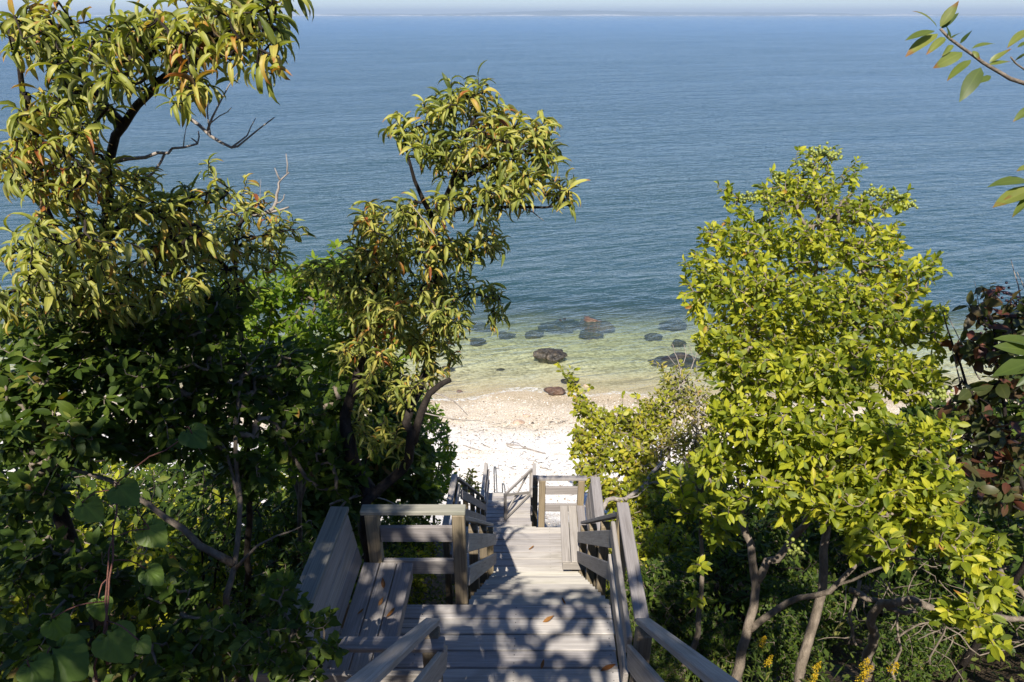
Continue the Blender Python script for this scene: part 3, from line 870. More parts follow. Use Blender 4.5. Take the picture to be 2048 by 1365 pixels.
beach_stone('tan stone at the water edge on the left of the beach', 919, 784, 14, 'rock_brown', .08, 4)

def driftwood(label, pts, r):
    q = []
    for x, y in pts:
        c = PZ(x, y, -9.2)
        for _ in range(8): c = PZ(x, y, float(gz(c[0], c[1]))+r*.8)
        q.append(c)
    tb = Tubes(); ln = smooth_line(q, .08, .006); tb.add(ln, np.linspace(r, r*.5, len(ln)), 6)
    o = tb.build('driftwood', M['bark_pale'] if r > .02 else M['bark_grey']); tag(o, label, 'driftwood', 'driftwood sticks on the white pebbles')
driftwood('long driftwood branch lying on the white pebbles in the centre', [(1012, 888), (1040, 893), (1066, 901), (1092, 908)], .035)
driftwood('thin driftwood stick crossing in front of the long branch', [(1014, 892), (1030, 898), (1050, 897)], .015)
driftwood('driftwood stick on the left of the white pebbles', [(926, 891), (942, 896), (963, 902)], .022)
driftwood('short straight stick left of the beach centre', [(964, 888), (980, 896)], .02)
driftwood('thin stick near the yellow bush on the pebbles', [(1080, 935), (1100, 940), (1118, 938)], .014)
driftwood('thin stick on the tan pebbles at the left', [(900, 838), (925, 843), (948, 842), (970, 845)], .014)
driftwood('stick just behind the gate top on the pebbles', [(1055, 920), (1075, 924)], .013)

def scatter_stones():
    n = 7000
    x = rng.uniform(-5.5, 8, n); y = 15+10*rng.random(n)**.8
    v, f = ICO1; sz = np.abs(rng.normal(.009, .010, n))+.007
    ang = rng.uniform(0, 6.28, n)
    c = np.stack([x, y, gz(x, y)+sz*.25], -1)
    sc = np.stack([sz*rng.uniform(.8, 1.5, n), sz*rng.uniform(.7, 1.2, n), sz*rng.uniform(.35, .7, n)], -1)
    vv = v[None]*sc[:, None]; ca, sa = np.cos(ang)[:, None], np.sin(ang)[:, None]
    vx = vv[..., 0]*ca-vv[..., 1]*sa; vy = vv[..., 0]*sa+vv[..., 1]*ca
    co = np.stack([vx, vy, vv[..., 2]], -1)+c[:, None]
    lo = (f[None]+(np.arange(n)*len(v))[:, None, None]).ravel()
    me = raw_mesh('pebbles', co.reshape(-1, 3), lo, np.arange(len(lo)//3)*3)
    r = np.repeat(rng.random(n), len(v)).astype(np.float32)
    me.attributes.new('rnd', 'FLOAT', 'POINT').data.foreach_set('value', r)
    t = NT('pebble')
    a = t.add('ShaderNodeAttribute', attribute_name='rnd').outputs['Fac']
    m = t.out(t.principled(t.ramp(a, [(0, (.10, .08, .065)), (.18, (.26, .19, .13)), (.35, (.55, .44, .33)), (.6, (.62, .55, .47)), (1, (.74, .70, .66))]), .65, .3))
    tag(link('pebbles', me, m), 'small pale and brown pebbles strewn over the beach', 'pebbles', kind='stuff')
    # dark dry seaweed bits
    tb = Tubes()
    for k in range(560):
        line = rng.random()
        xx = rng.uniform(-5, 7); yy = rng.choice([18.6, 20.9, 21.8, 17.2])+rng.normal(0, .22)+.3*math.sin(xx*.9) if line < .7 else rng.uniform(15.5, 23)
        L = abs(rng.normal(.05, .05))+.02; an = rng.normal(0, .8)
        z = float(gz(xx, yy))+.012
        d = np.array([math.cos(an), math.sin(an), 0])*L
        p = np.array([xx, yy, z]); tb.add([p-d, p+[0, 0, .012]+rng.normal(0, .01, 3), p+d], [.003, .007, .003], 4, cap=False)
    o = tb.build('seaweed_wrack', M['bark_dark']); tag(o, 'dark dry seaweed bits and twigs in lines along the beach', 'seaweed', kind='stuff')
scatter_stones()
# ================================================================== vegetation
def G(x, y, dz=-.05): return np.array([x, y, float(gz(x, y))+dz])

# ---- near cherry on the left
plant('cherry_tree', 'large cherry tree with long curled yellowish leaves at the top left, nearest the viewer', 'tree',
  limbs=[([G(-3.3, 4.0), P(90, 900, 4.9), P(170, 620, 4.5), P(205, 480, 4.2), P(218, 310, 3.9), P(246, 252, 3.8), P(318, 165, 3.5), P(400, 100, 3.1), P(470, 50, 2.9)], .085, .012),
         ([P(246, 252, 3.8), P(178, 176, 3.6), P(130, 100, 3.5), P(90, 30, 3.4)], .034, .010),
         ([P(170, 620, 4.5), P(90, 420, 4.0), P(53, 193, 3.6), P(25, 60, 3.4)], .045, .010),
         ([P(318, 165, 3.5), P(420, 120, 3.1), P(500, 90, 2.8), P(555, 60, 2.7)], .020, .006),
         ([P(205, 480, 4.2), P(290, 430, 4.2), P(380, 400, 4.2), P(440, 380, 4.2)], .030, .008)],
  clumps=[(430, 75, 2.95, 105, 60, .3, 48), (300, 60, 3.1, 90, 60, .35, 34), (200, 120, 3.3, 110, 80, .4, 44), (70, 60, 3.3, 90, 70, .35, 30), (535, 35, 2.75, 48, 28, .15, 11), (525, 140, 2.7, 32, 20, .12, 5),
          (370, 175, 3.0, 60, 40, .25, 15), (110, 230, 3.4, 120, 70, .35, 40), (40, 330, 3.5, 70, 70, .35, 26), (130, 350, 3.7, 110, 70, .4, 40), (270, 400, 4.0, 90, 60, .4, 32),
          (400, 395, 4.2, 55, 40, .3, 14), (360, 480, 4.3, 100, 55, .4, 32), (150, 500, 3.8, 150, 80, .5, 60), (330, 560, 4.4, 110, 55, .4, 34), (60, 590, 4.0, 90, 60, .4, 30), (220, 600, 4.3, 110, 60, .4, 30)],
  mul=1.5, leaf='cherry', bark='bark_dark', L=.112, W=.27, Lf=.28, sp=.020, shoots=50, shootL=0.3, curl=(1.5, .4), fold=(.78, .18), a=52, drop=-.04, rtip=.0033, upn=1.1, njit=.45, prof='lance', ns=5,
  dead=[([P(350, 205, 3.6), P(375, 232, 3.6), P(420, 268, 3.6), P(462, 296, 3.6), P(490, 280, 3.6), P(550, 235, 3.6)], .013, .003),
        ([P(462, 296, 3.6), P(490, 272, 3.62), P(512, 236, 3.65)], .006, .002), ([P(420, 268, 3.6), P(417, 225, 3.6), P(420, 190, 3.6)], .006, .002), ([P(415, 262, 3.6), P(440, 205, 3.55), P(478, 142, 3.5)], .007, .002), ([P(417, 250, 3.6), P(440, 232, 3.6), P(463, 215, 3.6)], .004, .002),
        ([P(225, 325, 3.9), P(290, 312, 3.9), P(335, 305, 3.9), P(345, 298, 3.9), P(395, 288, 3.9), P(398, 262, 3.9)], .012, .004), ([P(367, 296, 3.9), P(373, 258, 3.9)], .004, .002), ([P(330, 306, 3.9), P(305, 345, 3.95), P(270, 372, 4.0)], .008, .006), ([P(395, 288, 3.9), P(385, 277, 3.9)], .006, .004)])

# ---- slim cherry with bare grey top
plant('cherry_tree', 'slim cherry with a bare grey branch above its leaves, among the dark left shrubs', 'tree',
  limbs=[([G(-2.9, 5.2), P(500, 900, 5.6), P(480, 640, 5.4), P(470, 500, 5.2), P(485, 440, 5.2), P(520, 425, 5.2)], .045, .012),
         ([P(470, 500, 5.2), P(520, 470, 5.1), P(590, 460, 5.0)], .012, .004)],
  clumps=[(500, 410, 5.2, 38, 30, .2, 12), (560, 465, 5.1, 40, 20, .2, 10), (470, 450, 5.2, 50, 40, .3, 20), (430, 360, 5.3, 10, 12, .1, 3), (520, 510, 5.2, 60, 35, .3, 20), (440, 520, 5.2, 50, 40, .3, 14), (600, 470, 5.0, 14, 10, .1, 3), (400, 480, 5.0, 70, 50, .3, 22), (450, 570, 5.1, 70, 40, .3, 18), (340, 470, 4.6, 60, 50, .3, 18)],
  mul=1.4, leaf='cherry', bark='bark_dark', L=.115, W=.27, Lf=.26, sp=.023, shoots=15, shootL=0.35, curl=(1.5, .4), fold=(.78, .18), a=52, drop=-.04, prof='lance', ns=4,
  dead=[([P(505, 430, 5.2), P(535, 425, 5.2), P(552, 405, 5.2), P(556, 375, 5.2), P(560, 360, 5.2), P(578, 345, 5.2)], .017, .005), ([P(560, 360, 5.2), P(551, 335, 5.2)], .008, .004), ([P(574, 348, 5.2), P(572, 308, 5.2)], .006, .004), ([P(552, 407, 5.2), P(566, 398, 5.2), P(570, 388, 5.2)], .006, .003), ([P(530, 427, 5.2), P(560, 420, 5.2), P(578, 415, 5.2)], .012, .006), ([P(520, 412, 5.2), P(523, 360, 5.2)], .003, .001), ([P(432, 380, 5.2), P(433, 330, 5.2)], .003, .001)])

# ---- middle cherry over the walk
mid_base = G(-1.22, 4.78)
plant('cherry_tree', 'cherry tree with gnarled forked trunk behind the bench railing, crown against the water', 'tree',
  limbs=[([mid_base, P(730, 1060, 5.55), P(752, 985, 5.55), P(805, 940, 5.55), P(826, 885, 5.22), P(812, 845, 5.12), P(838, 780, 5.25), P(862, 690, 5.38), P(878, 610, 5.33), P(866, 520, 4.99), P(868, 440, 4.65), P(905, 372, 4.39), P(930, 345, 4.34)], .075, .014),
         ([P(748, 1000, 5.55), P(712, 945, 5.55), P(697, 880, 5.38), P(690, 830, 5.42), P(715, 750, 5.33), P(740, 640, 5.16), P(760, 520, 4.90)], .075, .012),
         ([P(826, 885, 5.22), P(842, 825, 5.07), P(862, 785, 5.03), P(900, 757, 4.99)], .036, .020),
         ([P(868, 440, 4.65), P(830, 360, 4.39), P(805, 270, 4.30)], .020, .006),
         ([P(905, 372, 4.39), P(920, 300, 4.30), P(948, 230, 4.30), P(955, 190, 4.30)], .022, .005),
         ([P(905, 372, 4.39), P(985, 320, 4.30), P(1060, 290, 4.26)], .022, .005),
         ([P(870, 430, 4.60), P(960, 412, 4.39), P(1040, 416, 4.30), P(1128, 412, 4.26)], .019, .006),
         ([P(878, 610, 5.33), P(940, 590, 5.16), P(1000, 600, 5.51)], .016, .005)],
  clumps=[(720, 520, 4.75, 40, 40, .25, 18), (690, 570, 4.85, 44, 40, .25, 20), (735, 425, 4.6, 18, 26, .2, 7), (640, 545, 4.9, 40, 26, .2, 10), (770, 640, 4.9, 50, 40, .25, 16), (890, 640, 4.7, 34, 30, .2, 8), (790, 880, 5.42, 40, 50, 0.17, 12), (720, 860, 5.42, 40, 60, 0.17, 14), (850, 600, 5.07, 50, 50, 0.22, 22), (845, 690, 5.16, 40, 50, 0.22, 18), (820, 790, 5.16, 40, 40, 0.22, 10), (900, 640, 5.25, 40, 40, 0.22, 14), (955, 205, 4.30, 28, 34, 0.17, 10), (895, 220, 4.30, 55, 38, 0.26, 22), (805, 262, 4.30, 36, 36, 0.22, 12), (850, 290, 4.30, 50, 40, 0.26, 16), (1008, 245, 4.30, 42, 40, 0.26, 16), (1085, 285, 4.26, 42, 42, 0.26, 18), (955, 300, 4.30, 90, 55, 0.35, 40), (1055, 345, 4.26, 65, 48, 0.26, 26), (985, 385, 4.30, 75, 42, 0.30, 28),
          (895, 395, 4.43, 50, 60, 0.30, 18), (1120, 385, 4.21, 24, 20, 0.13, 5), (825, 430, 4.47, 45, 42, 0.26, 16), (748, 450, 4.65, 34, 48, 0.26, 16), (800, 510, 4.65, 80, 55, 0.30, 36), (900, 500, 4.81, 70, 48, 0.30, 28), (970, 480, 4.81, 50, 40, 0.26, 16), (880, 580, 5.16, 80, 48, 0.30, 30), (980, 590, 5.51, 36, 26, 0.17, 10), (995, 635, 5.59, 22, 24, 0.13, 7), (780, 590, 4.81, 80, 60, 0.35, 30), (860, 670, 5.33, 50, 55, 0.26, 20), (720, 590, 5.07, 60, 60, 0.35, 20), (745, 700, 5.16, 80, 60, 0.35, 26), (860, 740, 5.42, 40, 26, 0.22, 8), (770, 780, 5.16, 60, 50, 0.30, 14), (900, 700, 5.51, 26, 30, 0.17, 6)],
  mul=1.6, leaf='cherry', bark='bark_dark', L=.114, W=.27, Lf=.26, sp=.019, shoots=60, shootL=0.2, curl=(1.5, .4), fold=(.78, .18), a=52, drop=-.04, rtip=.0026, upn=1.1, njit=.45, prof='lance', ns=5,
  dead=[([P(862, 785, 5.03), P(905, 800, 4.99), P(935, 830, 4.99)], .008, .002), ([P(842, 825, 5.07), P(900, 838, 5.07), P(960, 842, 5.07)], .006, .0015), ([P(1040, 416, 4.30), P(1065, 425, 4.30), P(1088, 440, 4.30)], .006, .002), ([P(1100, 412, 4.26), P(1128, 395, 4.26), P(1134, 385, 4.26)], .005, .002), ([P(660, 1010, 5.55), P(720, 990, 5.55), P(770, 1000, 5.55), P(800, 1020, 5.55)], .010, .004), ([P(655, 1050, 5.55), P(690, 1005, 5.55), P(740, 975, 5.55)], .012, .006), ([P(880, 490, 4.47), P(850, 440, 4.39), P(815, 400, 4.39)], .006, .002)])

# ---- bright privet at the left of the middle cherry
plant('privet_shrub', 'privet shrub with bright green sunlit top between the left cherry and the middle cherry', 'shrub',
  limbs=[([G(-3.1, 7.2), P(600, 1000, 7.92), P(610, 760, 7.68), P(630, 600, 7.44)], .05, .012), ([P(600, 1000, 7.92), P(690, 780, 7.56), P(700, 640, 7.20)], .03, .008), ([P(600, 1000, 7.92), P(540, 760, 7.68), P(550, 600, 7.44)], .03, .008)],
  clumps=[(500, 590, 7.20, 70, 44, 0.48, 50), (470, 660, 7.20, 70, 50, 0.48, 50), (740, 640, 7.20, 50, 50, 0.36, 30), (780, 690, 7.44, 40, 60, 0.36, 26), (640, 560, 7.44, 80, 48, 0.48, 70), (700, 620, 7.08, 66, 56, 0.48, 60), (570, 590, 7.44, 70, 60, 0.48, 60), (620, 680, 7.32, 100, 60, 0.60, 80), (530, 690, 7.56, 70, 60, 0.48, 44), (690, 740, 7.32, 70, 60, 0.48, 44), (600, 800, 7.44, 100, 70, 0.60, 60), (660, 890, 7.56, 80, 70, 0.60, 40), (560, 900, 7.56, 80, 70, 0.60, 36)],
  mul=1.7, leaf='privet_green', shoots=40, shootL=0.6, L=.092, W=.46, Lf=.28, sp=.042, opp=True, ns=3, curl=(.35, .3), rtip=.0028)

# ---- dark shrubs of the lower left
plant('large_shrub', 'big shaded shrub with a forked stem between the left edge and the bench', 'shrub',
  limbs=[([G(-2.55, 4.3), P(452, 1230, 5.0), P(468, 1130, 5.0), P(478, 1000, 5.0), P(470, 870, 5.0), P(480, 760, 5.0)], .042, .012),
         ([P(468, 1128, 5.0), P(400, 1090, 4.9), P(330, 1030, 4.8), P(220, 960, 4.7), P(120, 930, 4.6)], .032, .012),
         ([P(470, 1140, 5.0), P(520, 1090, 4.95), P(610, 1050, 4.9)], .014, .004), ([P(478, 1000, 5.0), P(450, 900, 5.0), P(380, 800, 5.0)], .016, .006)],
  clumps=[(5, 780, 4.7, 60, 50, .4, 26), (10, 860, 4.7, 50, 50, .4, 18), (430, 620, 5.2, 80, 50, .4, 40), (330, 640, 4.8, 80, 50, .4, 34), (560, 740, 5.6, 60, 60, .4, 36), (590, 850, 5.6, 60, 70, .4, 34), (670, 800, 6.0, 40, 60, .3, 26), (640, 920, 5.9, 40, 60, .3, 24), (760, 880, 6.6, 30, 50, .3, 16), (690, 960, 5.5, 40, 40, .2, 18), (655, 900, 5.4, 36, 50, .2, 18), (80, 700, 4.5, 110, 90, .5, 70), (240, 740, 4.7, 120, 90, .5, 80), (390, 720, 5.1, 110, 100, .5, 70), (120, 850, 4.5, 140, 80, .5, 70), (330, 860, 4.9, 130, 80, .5, 60), (470, 800, 5.3, 80, 90, .4, 46), (60, 980, 4.6, 80, 60, .4, 30), (480, 930, 5.2, 80, 70, .4, 24), (610, 1050, 4.9, 20, 14, .1, 4), (180, 640, 4.6, 90, 60, .4, 40)],
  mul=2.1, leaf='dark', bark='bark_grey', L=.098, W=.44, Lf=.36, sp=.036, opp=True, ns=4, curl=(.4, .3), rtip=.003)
plant('privet_shrub', 'small leaved dark green shrub poking in front of the left bench', 'shrub',
  limbs=[([G(-1.75, 2.95), P(640, 1440, 3.9), P(640, 1340, 3.8), P(650, 1260, 3.75)], .022, .006), ([P(640, 1340, 3.8), P(590, 1270, 3.8), P(560, 1200, 3.8)], .012, .005)],
  clumps=[(600, 1250, 3.8, 60, 50, .25, 30), (560, 1190, 4.0, 50, 50, .25, 24), (660, 1300, 3.6, 24, 30, .15, 9), (520, 1300, 3.7, 70, 50, .3, 30), (590, 1345, 3.5, 60, 30, .2, 18), (450, 1260, 3.9, 60, 50, .3, 22), (660, 1230, 3.8, 14, 20, .1, 4)],
  mul=1.4, leaf='dark', L=.07, W=.5, Lf=.22, sp=.038, opp=True, ns=3, curl=(.25, .3), rtip=.002)
plant('low_shrub', 'low dark shrub in the bottom left corner beneath the grape vine', 'shrub',
  limbs=[([G(-2.9, 3.2), P(200, 1420, 4.5), P(180, 1250, 4.4), P(160, 1100, 4.4)], .03, .008), ([P(200, 1420, 4.5), P(330, 1290, 4.3), P(380, 1190, 4.3)], .02, .006)],
  clumps=[(60, 1120, 4.5, 80, 70, .4, 40), (180, 1150, 4.5, 90, 80, .4, 40), (330, 1180, 4.5, 90, 60, .4, 34), (80, 1290, 4.2, 90, 70, .4, 40), (250, 1310, 4.2, 100, 60, .4, 36), (400, 1290, 4.1, 80, 70, .4, 36), (360, 1350, 3.8, 60, 30, .2, 14)],
  mul=1.8, leaf='dark', L=.095, W=.5, Lf=.26, sp=.05, opp=True, ns=3, curl=(.3, .3), rtip=.0026)

# ---- grape vine
def vine():
    b = G(-2.2, 2.6)
    root = empty('grape_vine', 'grape vine with large round leaves on reddish stems in the bottom left corner', 'vine', b)
    tb = Tubes()
    for pts, r in (([b, P(205, 1400, 3.4), P(205, 1290, 3.35), P(222, 1160, 3.5), P(228, 1030, 3.7), P(240, 960, 3.9), P(330, 900, 4.0), P(385, 868, 4.0)], .008), ([P(215, 1330, 3.35), P(212, 1200, 3.4), P(226, 1080, 3.6), P(300, 1060, 3.7)], .006), ([P(205, 1400, 3.4), P(130, 1345, 3.2), P(60, 1350, 3.1)], .006)):
        ln = smooth_line(pts, .08, .006); tb.add(ln, np.linspace(r, r*.5, len(ln)), 5)
    spots = [(232, 1285, 3.3, 76, .2), (130, 1320, 3.2, 86, .9), (250, 985, 3.8, 56, .5), (305, 1068, 3.7, 56, .8), (388, 872, 4.0, 52, .4), (75, 1340, 3.1, 60, 1.4), (180, 1020, 3.8, 50, .9), (305, 1150, 3.7, 44, .6), (115, 1255, 3.4, 50, 2.2), (285, 1290, 3.2, 34, .3), (200, 1215, 3.5, 44, 2.6)]
    pos = []; yd = []; nr = []; L = []
    for x, y, d, w, a in spots:
        p = P(x, y, d); s = w/F*d
        dd = np.array([math.cos(a-1.2)*.8, -.3, -math.sin(a)*.5-.2]); pos.append(p-norm(dd)*s*.5); yd.append(dd)
        nr.append(norm(CAM-p)*.9+np.array([0, 0, .8])+rng.normal(0, .15, 3)); L.append(s)
    stem = np.concatenate(tb.co)
    for p, dd in zip(pos, yd):
        q = stem[np.argmin(np.sum((stem-p)**2, 1))]; s = p+norm(dd)*.01
        ln = smooth_line([q, (q+s)/2+[0, 0, .03], s], .04); tb.add(ln, np.full(len(ln), .0035), 5)
    tb.build('stem', M['bark_red'], root)
    me = lobed(np.array(pos), np.array(yd), np.array(nr), np.array(L))
    link('leaves', me, M['vine'], root)
def lobed(pos, yd, nr, L):
    """broad heart shaped, shallowly toothed blades"""
    N = len(pos); yd = norm(yd); nr = norm(nr-yd*np.sum(nr*yd, 1, keepdims=True)); xd = np.cross(yd, nr)
    n = 40; th = np.linspace(-2.85, 2.85, n)
    r = .52*(1+.10*np.cos(3*th)-.0*th+.05*np.abs(np.sin(th*9)))*(1-.18*(np.abs(th)/2.85)**4)+.10*np.exp(-(th/.25)**2)
    ring = np.stack([np.sin(th)*r, .46+np.cos(th)*r], -1)
    inner = np.stack([np.sin(th)*r*.5, .46*.9+np.cos(th)*r*.5], -1)
    T = np.concatenate([[[0, .08]], inner, ring]); nv = len(T)
    X = T[:, 0]; Y = T[:, 1]
    Z = -.30*X**2-.25*(Y-.45)**2+.03*np.abs(np.sin(np.arctan2(X, Y)*6))
    Zs = Z[None]+rng.normal(0, .012, (N, nv))
    co = pos[:, None]+L[:, None, None]*(X[None, :, None]*xd[:, None]+Y[None, :, None]*yd[:, None]+Zs[..., None]*nr[:, None])
    fs = [(0, 1+k, 2+k) for k in range(n-1)]+[(1+k, 1+n+k, 2+n+k) for k in range(n-1)]+[(1+k, 2+n+k, 2+k) for k in range(n-1)]
    f = np.array(fs)[:, ::-1]
    lo = (f[None]+(np.arange(N)*nv)[:, None, None]).ravel()
    me = raw_mesh('leaves', co.reshape(-1, 3), lo, np.arange(len(lo)//3)*3)
    lv = np.empty((N, nv, 3), np.float32); lv[..., 0] = rng.random(N)[:, None]; lv[..., 1] = .3
    ang = np.arctan2(X, Y-.08); rib = np.minimum.reduce([np.abs(ang-q) for q in (0, .7, -.7, 1.5, -1.5)])
    lv[..., 2] = np.clip(rib*1.2, 0, 1)[None]
    me.attributes.new('lv', 'FLOAT_VECTOR', 'POINT').data.foreach_set('vector', lv.ravel())
    return me
vine()

plant('tall_shrub', 'tall dark shrub filling the gap below and behind the middle cherry crown', 'shrub',
  limbs=[([G(-2.6, 8.4), P(735, 1010, 9.6), P(730, 880, 9.5), P(720, 760, 9.4)], .05, .01), ([P(735, 1010, 9.6), P(790, 920, 9.6), P(805, 830, 9.6)], .035, .01), ([P(735, 1010, 9.6), P(650, 900, 9.4), P(620, 780, 9.2)], .035, .01)],
  clumps=[(740, 770, 9.4, 70, 60, .6, 80), (660, 780, 9.2, 70, 70, .6, 80), (790, 850, 9.6, 50, 60, .6, 80), (700, 880, 9.5, 80, 70, .6, 90), (610, 900, 9.2, 70, 80, .6, 80), (790, 940, 9.6, 60, 60, .6, 80), (700, 980, 9.4, 90, 60, .6, 80), (840, 900, 9.9, 30, 50, .5, 40), (640, 1010, 9, 80, 60, .6, 60), (840, 990, 9.8, 40, 40, .5, 40)],
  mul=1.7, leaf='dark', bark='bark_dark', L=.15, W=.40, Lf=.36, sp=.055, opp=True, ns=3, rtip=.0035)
# ---- shrubs at the foot of the slope on the left of the stairs
plant('upright_shrub', 'upright green shrub beside the white pebbles, left of the lowest railing', 'shrub',
  limbs=[([G(-1.75, 11.2), P(870, 1010, 13.2), P(880, 900, 13), P(884, 850, 13)], .05, .01), ([P(870, 1010, 13.2), P(850, 930, 12.8)], .03, .01)],
  clumps=[(862, 840, 12.6, 22, 30, .4, 40), (840, 800, 12.4, 24, 34, .4, 40), (884, 870, 13, 16, 30, .4, 50), (893, 915, 12.8, 22, 36, .5, 70), (860, 930, 12.6, 36, 50, .6, 80), (885, 970, 12.5, 32, 34, .5, 60), (845, 985, 12, 50, 36, .6, 60), (820, 900, 12.5, 36, 40, .6, 40)],
  leaf='privet_green', L=.11, W=.42, Lf=.30, sp=.06, opp=True, ns=2, curl=(.2, .2), a=40)
plant('small_shrub', 'small brownish shrub peeking over the left railing against the pebbles', 'shrub',
  limbs=[([G(-1.25, 13.1), P(935, 985, 14.2), P(943, 960, 14.1)], .03, .008)],
  clumps=[(940, 955, 14.1, 16, 18, .3, 34), (925, 972, 14, 22, 18, .3, 34), (950, 975, 14.2, 14, 10, .2, 16)],
  leaf='olive', L=.10, W=.42, Lf=.22, sp=.055, opp=False, ns=2)

# ---- big privet on the right
priv, pn, pp = plant('privet_tree', 'tall privet with bright yellow green leaves and forked grey stems right of the stairs', 'tree',
  limbs=[([G(2.02, 3.95), P(1478, 1330, 5.75), P(1500, 1250, 5.7), P(1512, 1170, 5.65), P(1500, 1090, 5.6), P(1485, 1035, 5.6), P(1478, 900, 5.5), P(1490, 740, 5.5), P(1520, 600, 5.6)], .052, .013),
         ([P(1512, 1165, 5.65), P(1535, 1125, 5.6), P(1575, 1095, 5.5), P(1640, 980, 5.3), P(1690, 800, 5.3), P(1720, 620, 5.5)], .036, .012),
         ([P(1495, 1265, 5.72), P(1550, 1225, 5.6), P(1600, 1195, 5.5), P(1660, 1180, 5.3), P(1760, 1080, 5.0), P(1850, 1000, 4.7)], .030, .010),
         ([G(2.55, 3.98), P(1598, 1360, 5.75), P(1622, 1260, 5.7), P(1642, 1180, 5.6), P(1650, 1040, 5.5), P(1640, 850, 5.5), P(1630, 600, 5.7), P(1640, 400, 5.9)], .050, .012),
         ([P(1660, 1180, 5.3), P(1800, 1120, 4.8), P(1920, 1140, 4.3), P(1965, 1230, 4.05)], .012, .004)],
  clumps=[(1700, 360, 6, 20, 30, .2, 6), (1590, 350, 5.95, 16, 30, .2, 7), (1480, 420, 5.9, 26, 30, .2, 8), (1370, 560, 5.6, 12, 40, .2, 7), (1860, 540, 5.7, 14, 30, .2, 6), (1880, 640, 5.7, 24, 20, .2, 6), (1990, 1090, 4.2, 34, 30, .2, 8), (1430, 920, 5.3, 40, 50, .3, 18), (1470, 1000, 5.2, 36, 36, .25, 10), (2000, 1190, 4.1, 24, 30, .2, 7), (1640, 325, 6, 32, 24, .25, 12), (1625, 385, 5.95, 60, 34, .35, 34), (1555, 400, 5.9, 50, 46, .4, 34), (1452, 385, 5.85, 12, 26, .1, 5), (1420, 470, 5.8, 22, 26, .2, 8), (1705, 425, 5.85, 70, 34, .4, 34), (1790, 412, 5.8, 28, 14, .15, 7), (1490, 480, 5.8, 80, 52, .45, 58), (1620, 490, 5.7, 110, 60, .45, 90), (1745, 500, 5.7, 70, 50, .4, 44), (1815, 560, 5.8, 44, 52, .35, 26), (1425, 560, 5.7, 42, 56, .35, 34), (1520, 590, 5.5, 100, 70, .45, 90), (1655, 610, 5.4, 110, 70, .45, 90), (1785, 650, 5.5, 64, 56, .4, 44), (1850, 640, 5.6, 30, 34, .25, 10), (1450, 690, 5.5, 52, 70, .4, 52), (1560, 740, 5.2, 100, 70, .45, 90), (1690, 740, 5.1, 110, 70, .45, 90), (1820, 760, 5.2, 70, 54, .4, 44), (1500, 850, 5.2, 70, 70, .4, 60), (1625, 880, 4.9, 110, 80, .45, 90), (1770, 880, 4.7, 110, 70, .4, 80), (1880, 870, 4.7, 50, 40, .3, 18), (1690, 1000, 4.6, 110, 66, .4, 64), (1820, 1000, 4.5, 100, 66, .35, 60), (1560, 990, 4.9, 60, 60, .35, 24), (1900, 1060, 4.3, 60, 46, .3, 28), (1760, 1080, 4.4, 80, 40, .3, 26), (1950, 1130, 4.15, 48, 34, .2, 16), (1960, 1230, 4.05, 40, 34, .2, 11), (1890, 1225, 4.15, 24, 20, .15, 6), (1990, 1290, 4.0, 18, 18, .1, 4), (1400, 520, 5.7, 20, 26, .2, 8), (1390, 610, 5.6, 16, 30, .2, 8), (1410, 680, 5.5, 24, 40, .25, 14), (1600, 680, 5.6, 120, 60, .3, 50), (1740, 580, 5.7, 90, 60, .3, 40), (1560, 930, 5.3, 90, 70, .3, 40), (1700, 930, 4.9, 90, 70, .3, 40), (1450, 800, 5.5, 40, 60, .3, 24), (1870, 700, 5.4, 26, 40, .2, 10), (1880, 960, 4.5, 50, 50, .3, 20), (1730, 690, 5.5, 110, 60, .3, 40)],
  mul=2.6, leaf='privet', bark='bark_grey', L=.073, W=.46, Lf=.34, sp=.036, opp=True, ns=4, Ls=.45, shoots=110, shootL=0.32, Lz=(.8, 3.2, 1.15, .74), curl=(.45, .45), fold=(.38, .2), rtip=.0026, upn=.62, njit=.85, a=50)
def berries():
    v, f = ICO1
    for (x, y, d, w, h) in ((1640, 303, 6, 26, 12), (1618, 330, 5.95, 16, 14), (1668, 312, 5.95, 14, 12), (1500, 395, 5.85, 22, 10), (1560, 355, 5.9, 18, 12), (1745, 385, 5.8, 16, 12), (1790, 390, 5.75, 18, 12), (1815, 410, 5.75, 24, 10), (1590, 1105, 4.9, 22, 26), (1880, 790, 4.7, 26, 12)):
        n = int(w*1.6); co = []
        for k in range(n):
            p = P(x+rng.normal(0, w*.45), y+rng.normal(0, h*.45), d+rng.normal(0, .06)); co.append(v*(.0115+rng.random()*.005)+p)
        lo = (f[None]+(np.arange(n)*len(v))[:, None, None]).ravel()
        link('berry_cluster', raw_mesh('berry_cluster', np.concatenate(co), lo, np.arange(len(lo)//3)*3), M['berry'], priv)['kind'] = 'stuff'
berries()

# ---- slim sapling in front of the dark hollow
plant('sapling', 'slim sapling with a bent bare stem in the dark hollow right of the handrail', 'tree',
  limbs=[([G(1.72, 5.0), P(1388, 1290, 6.9), P(1398, 1215, 6.9), P(1405, 1130, 6.9), P(1400, 1040, 6.9), P(1415, 940, 6.8)], .042, .014)],
  clumps=[(1395, 1130, 6.7, 10, 8, .1, 3), (1400, 1010, 6.8, 50, 40, .4, 30), (1425, 930, 6.6, 50, 50, .4, 34), (1360, 970, 7, 40, 40, .4, 22), (1440, 1050, 6.4, 44, 50, .4, 26), (1390, 1195, 6.8, 12, 10, .1, 3)],
  mul=1.4, leaf='privet', L=.11, W=.48, Lf=.25, sp=.055, opp=True, ns=3)

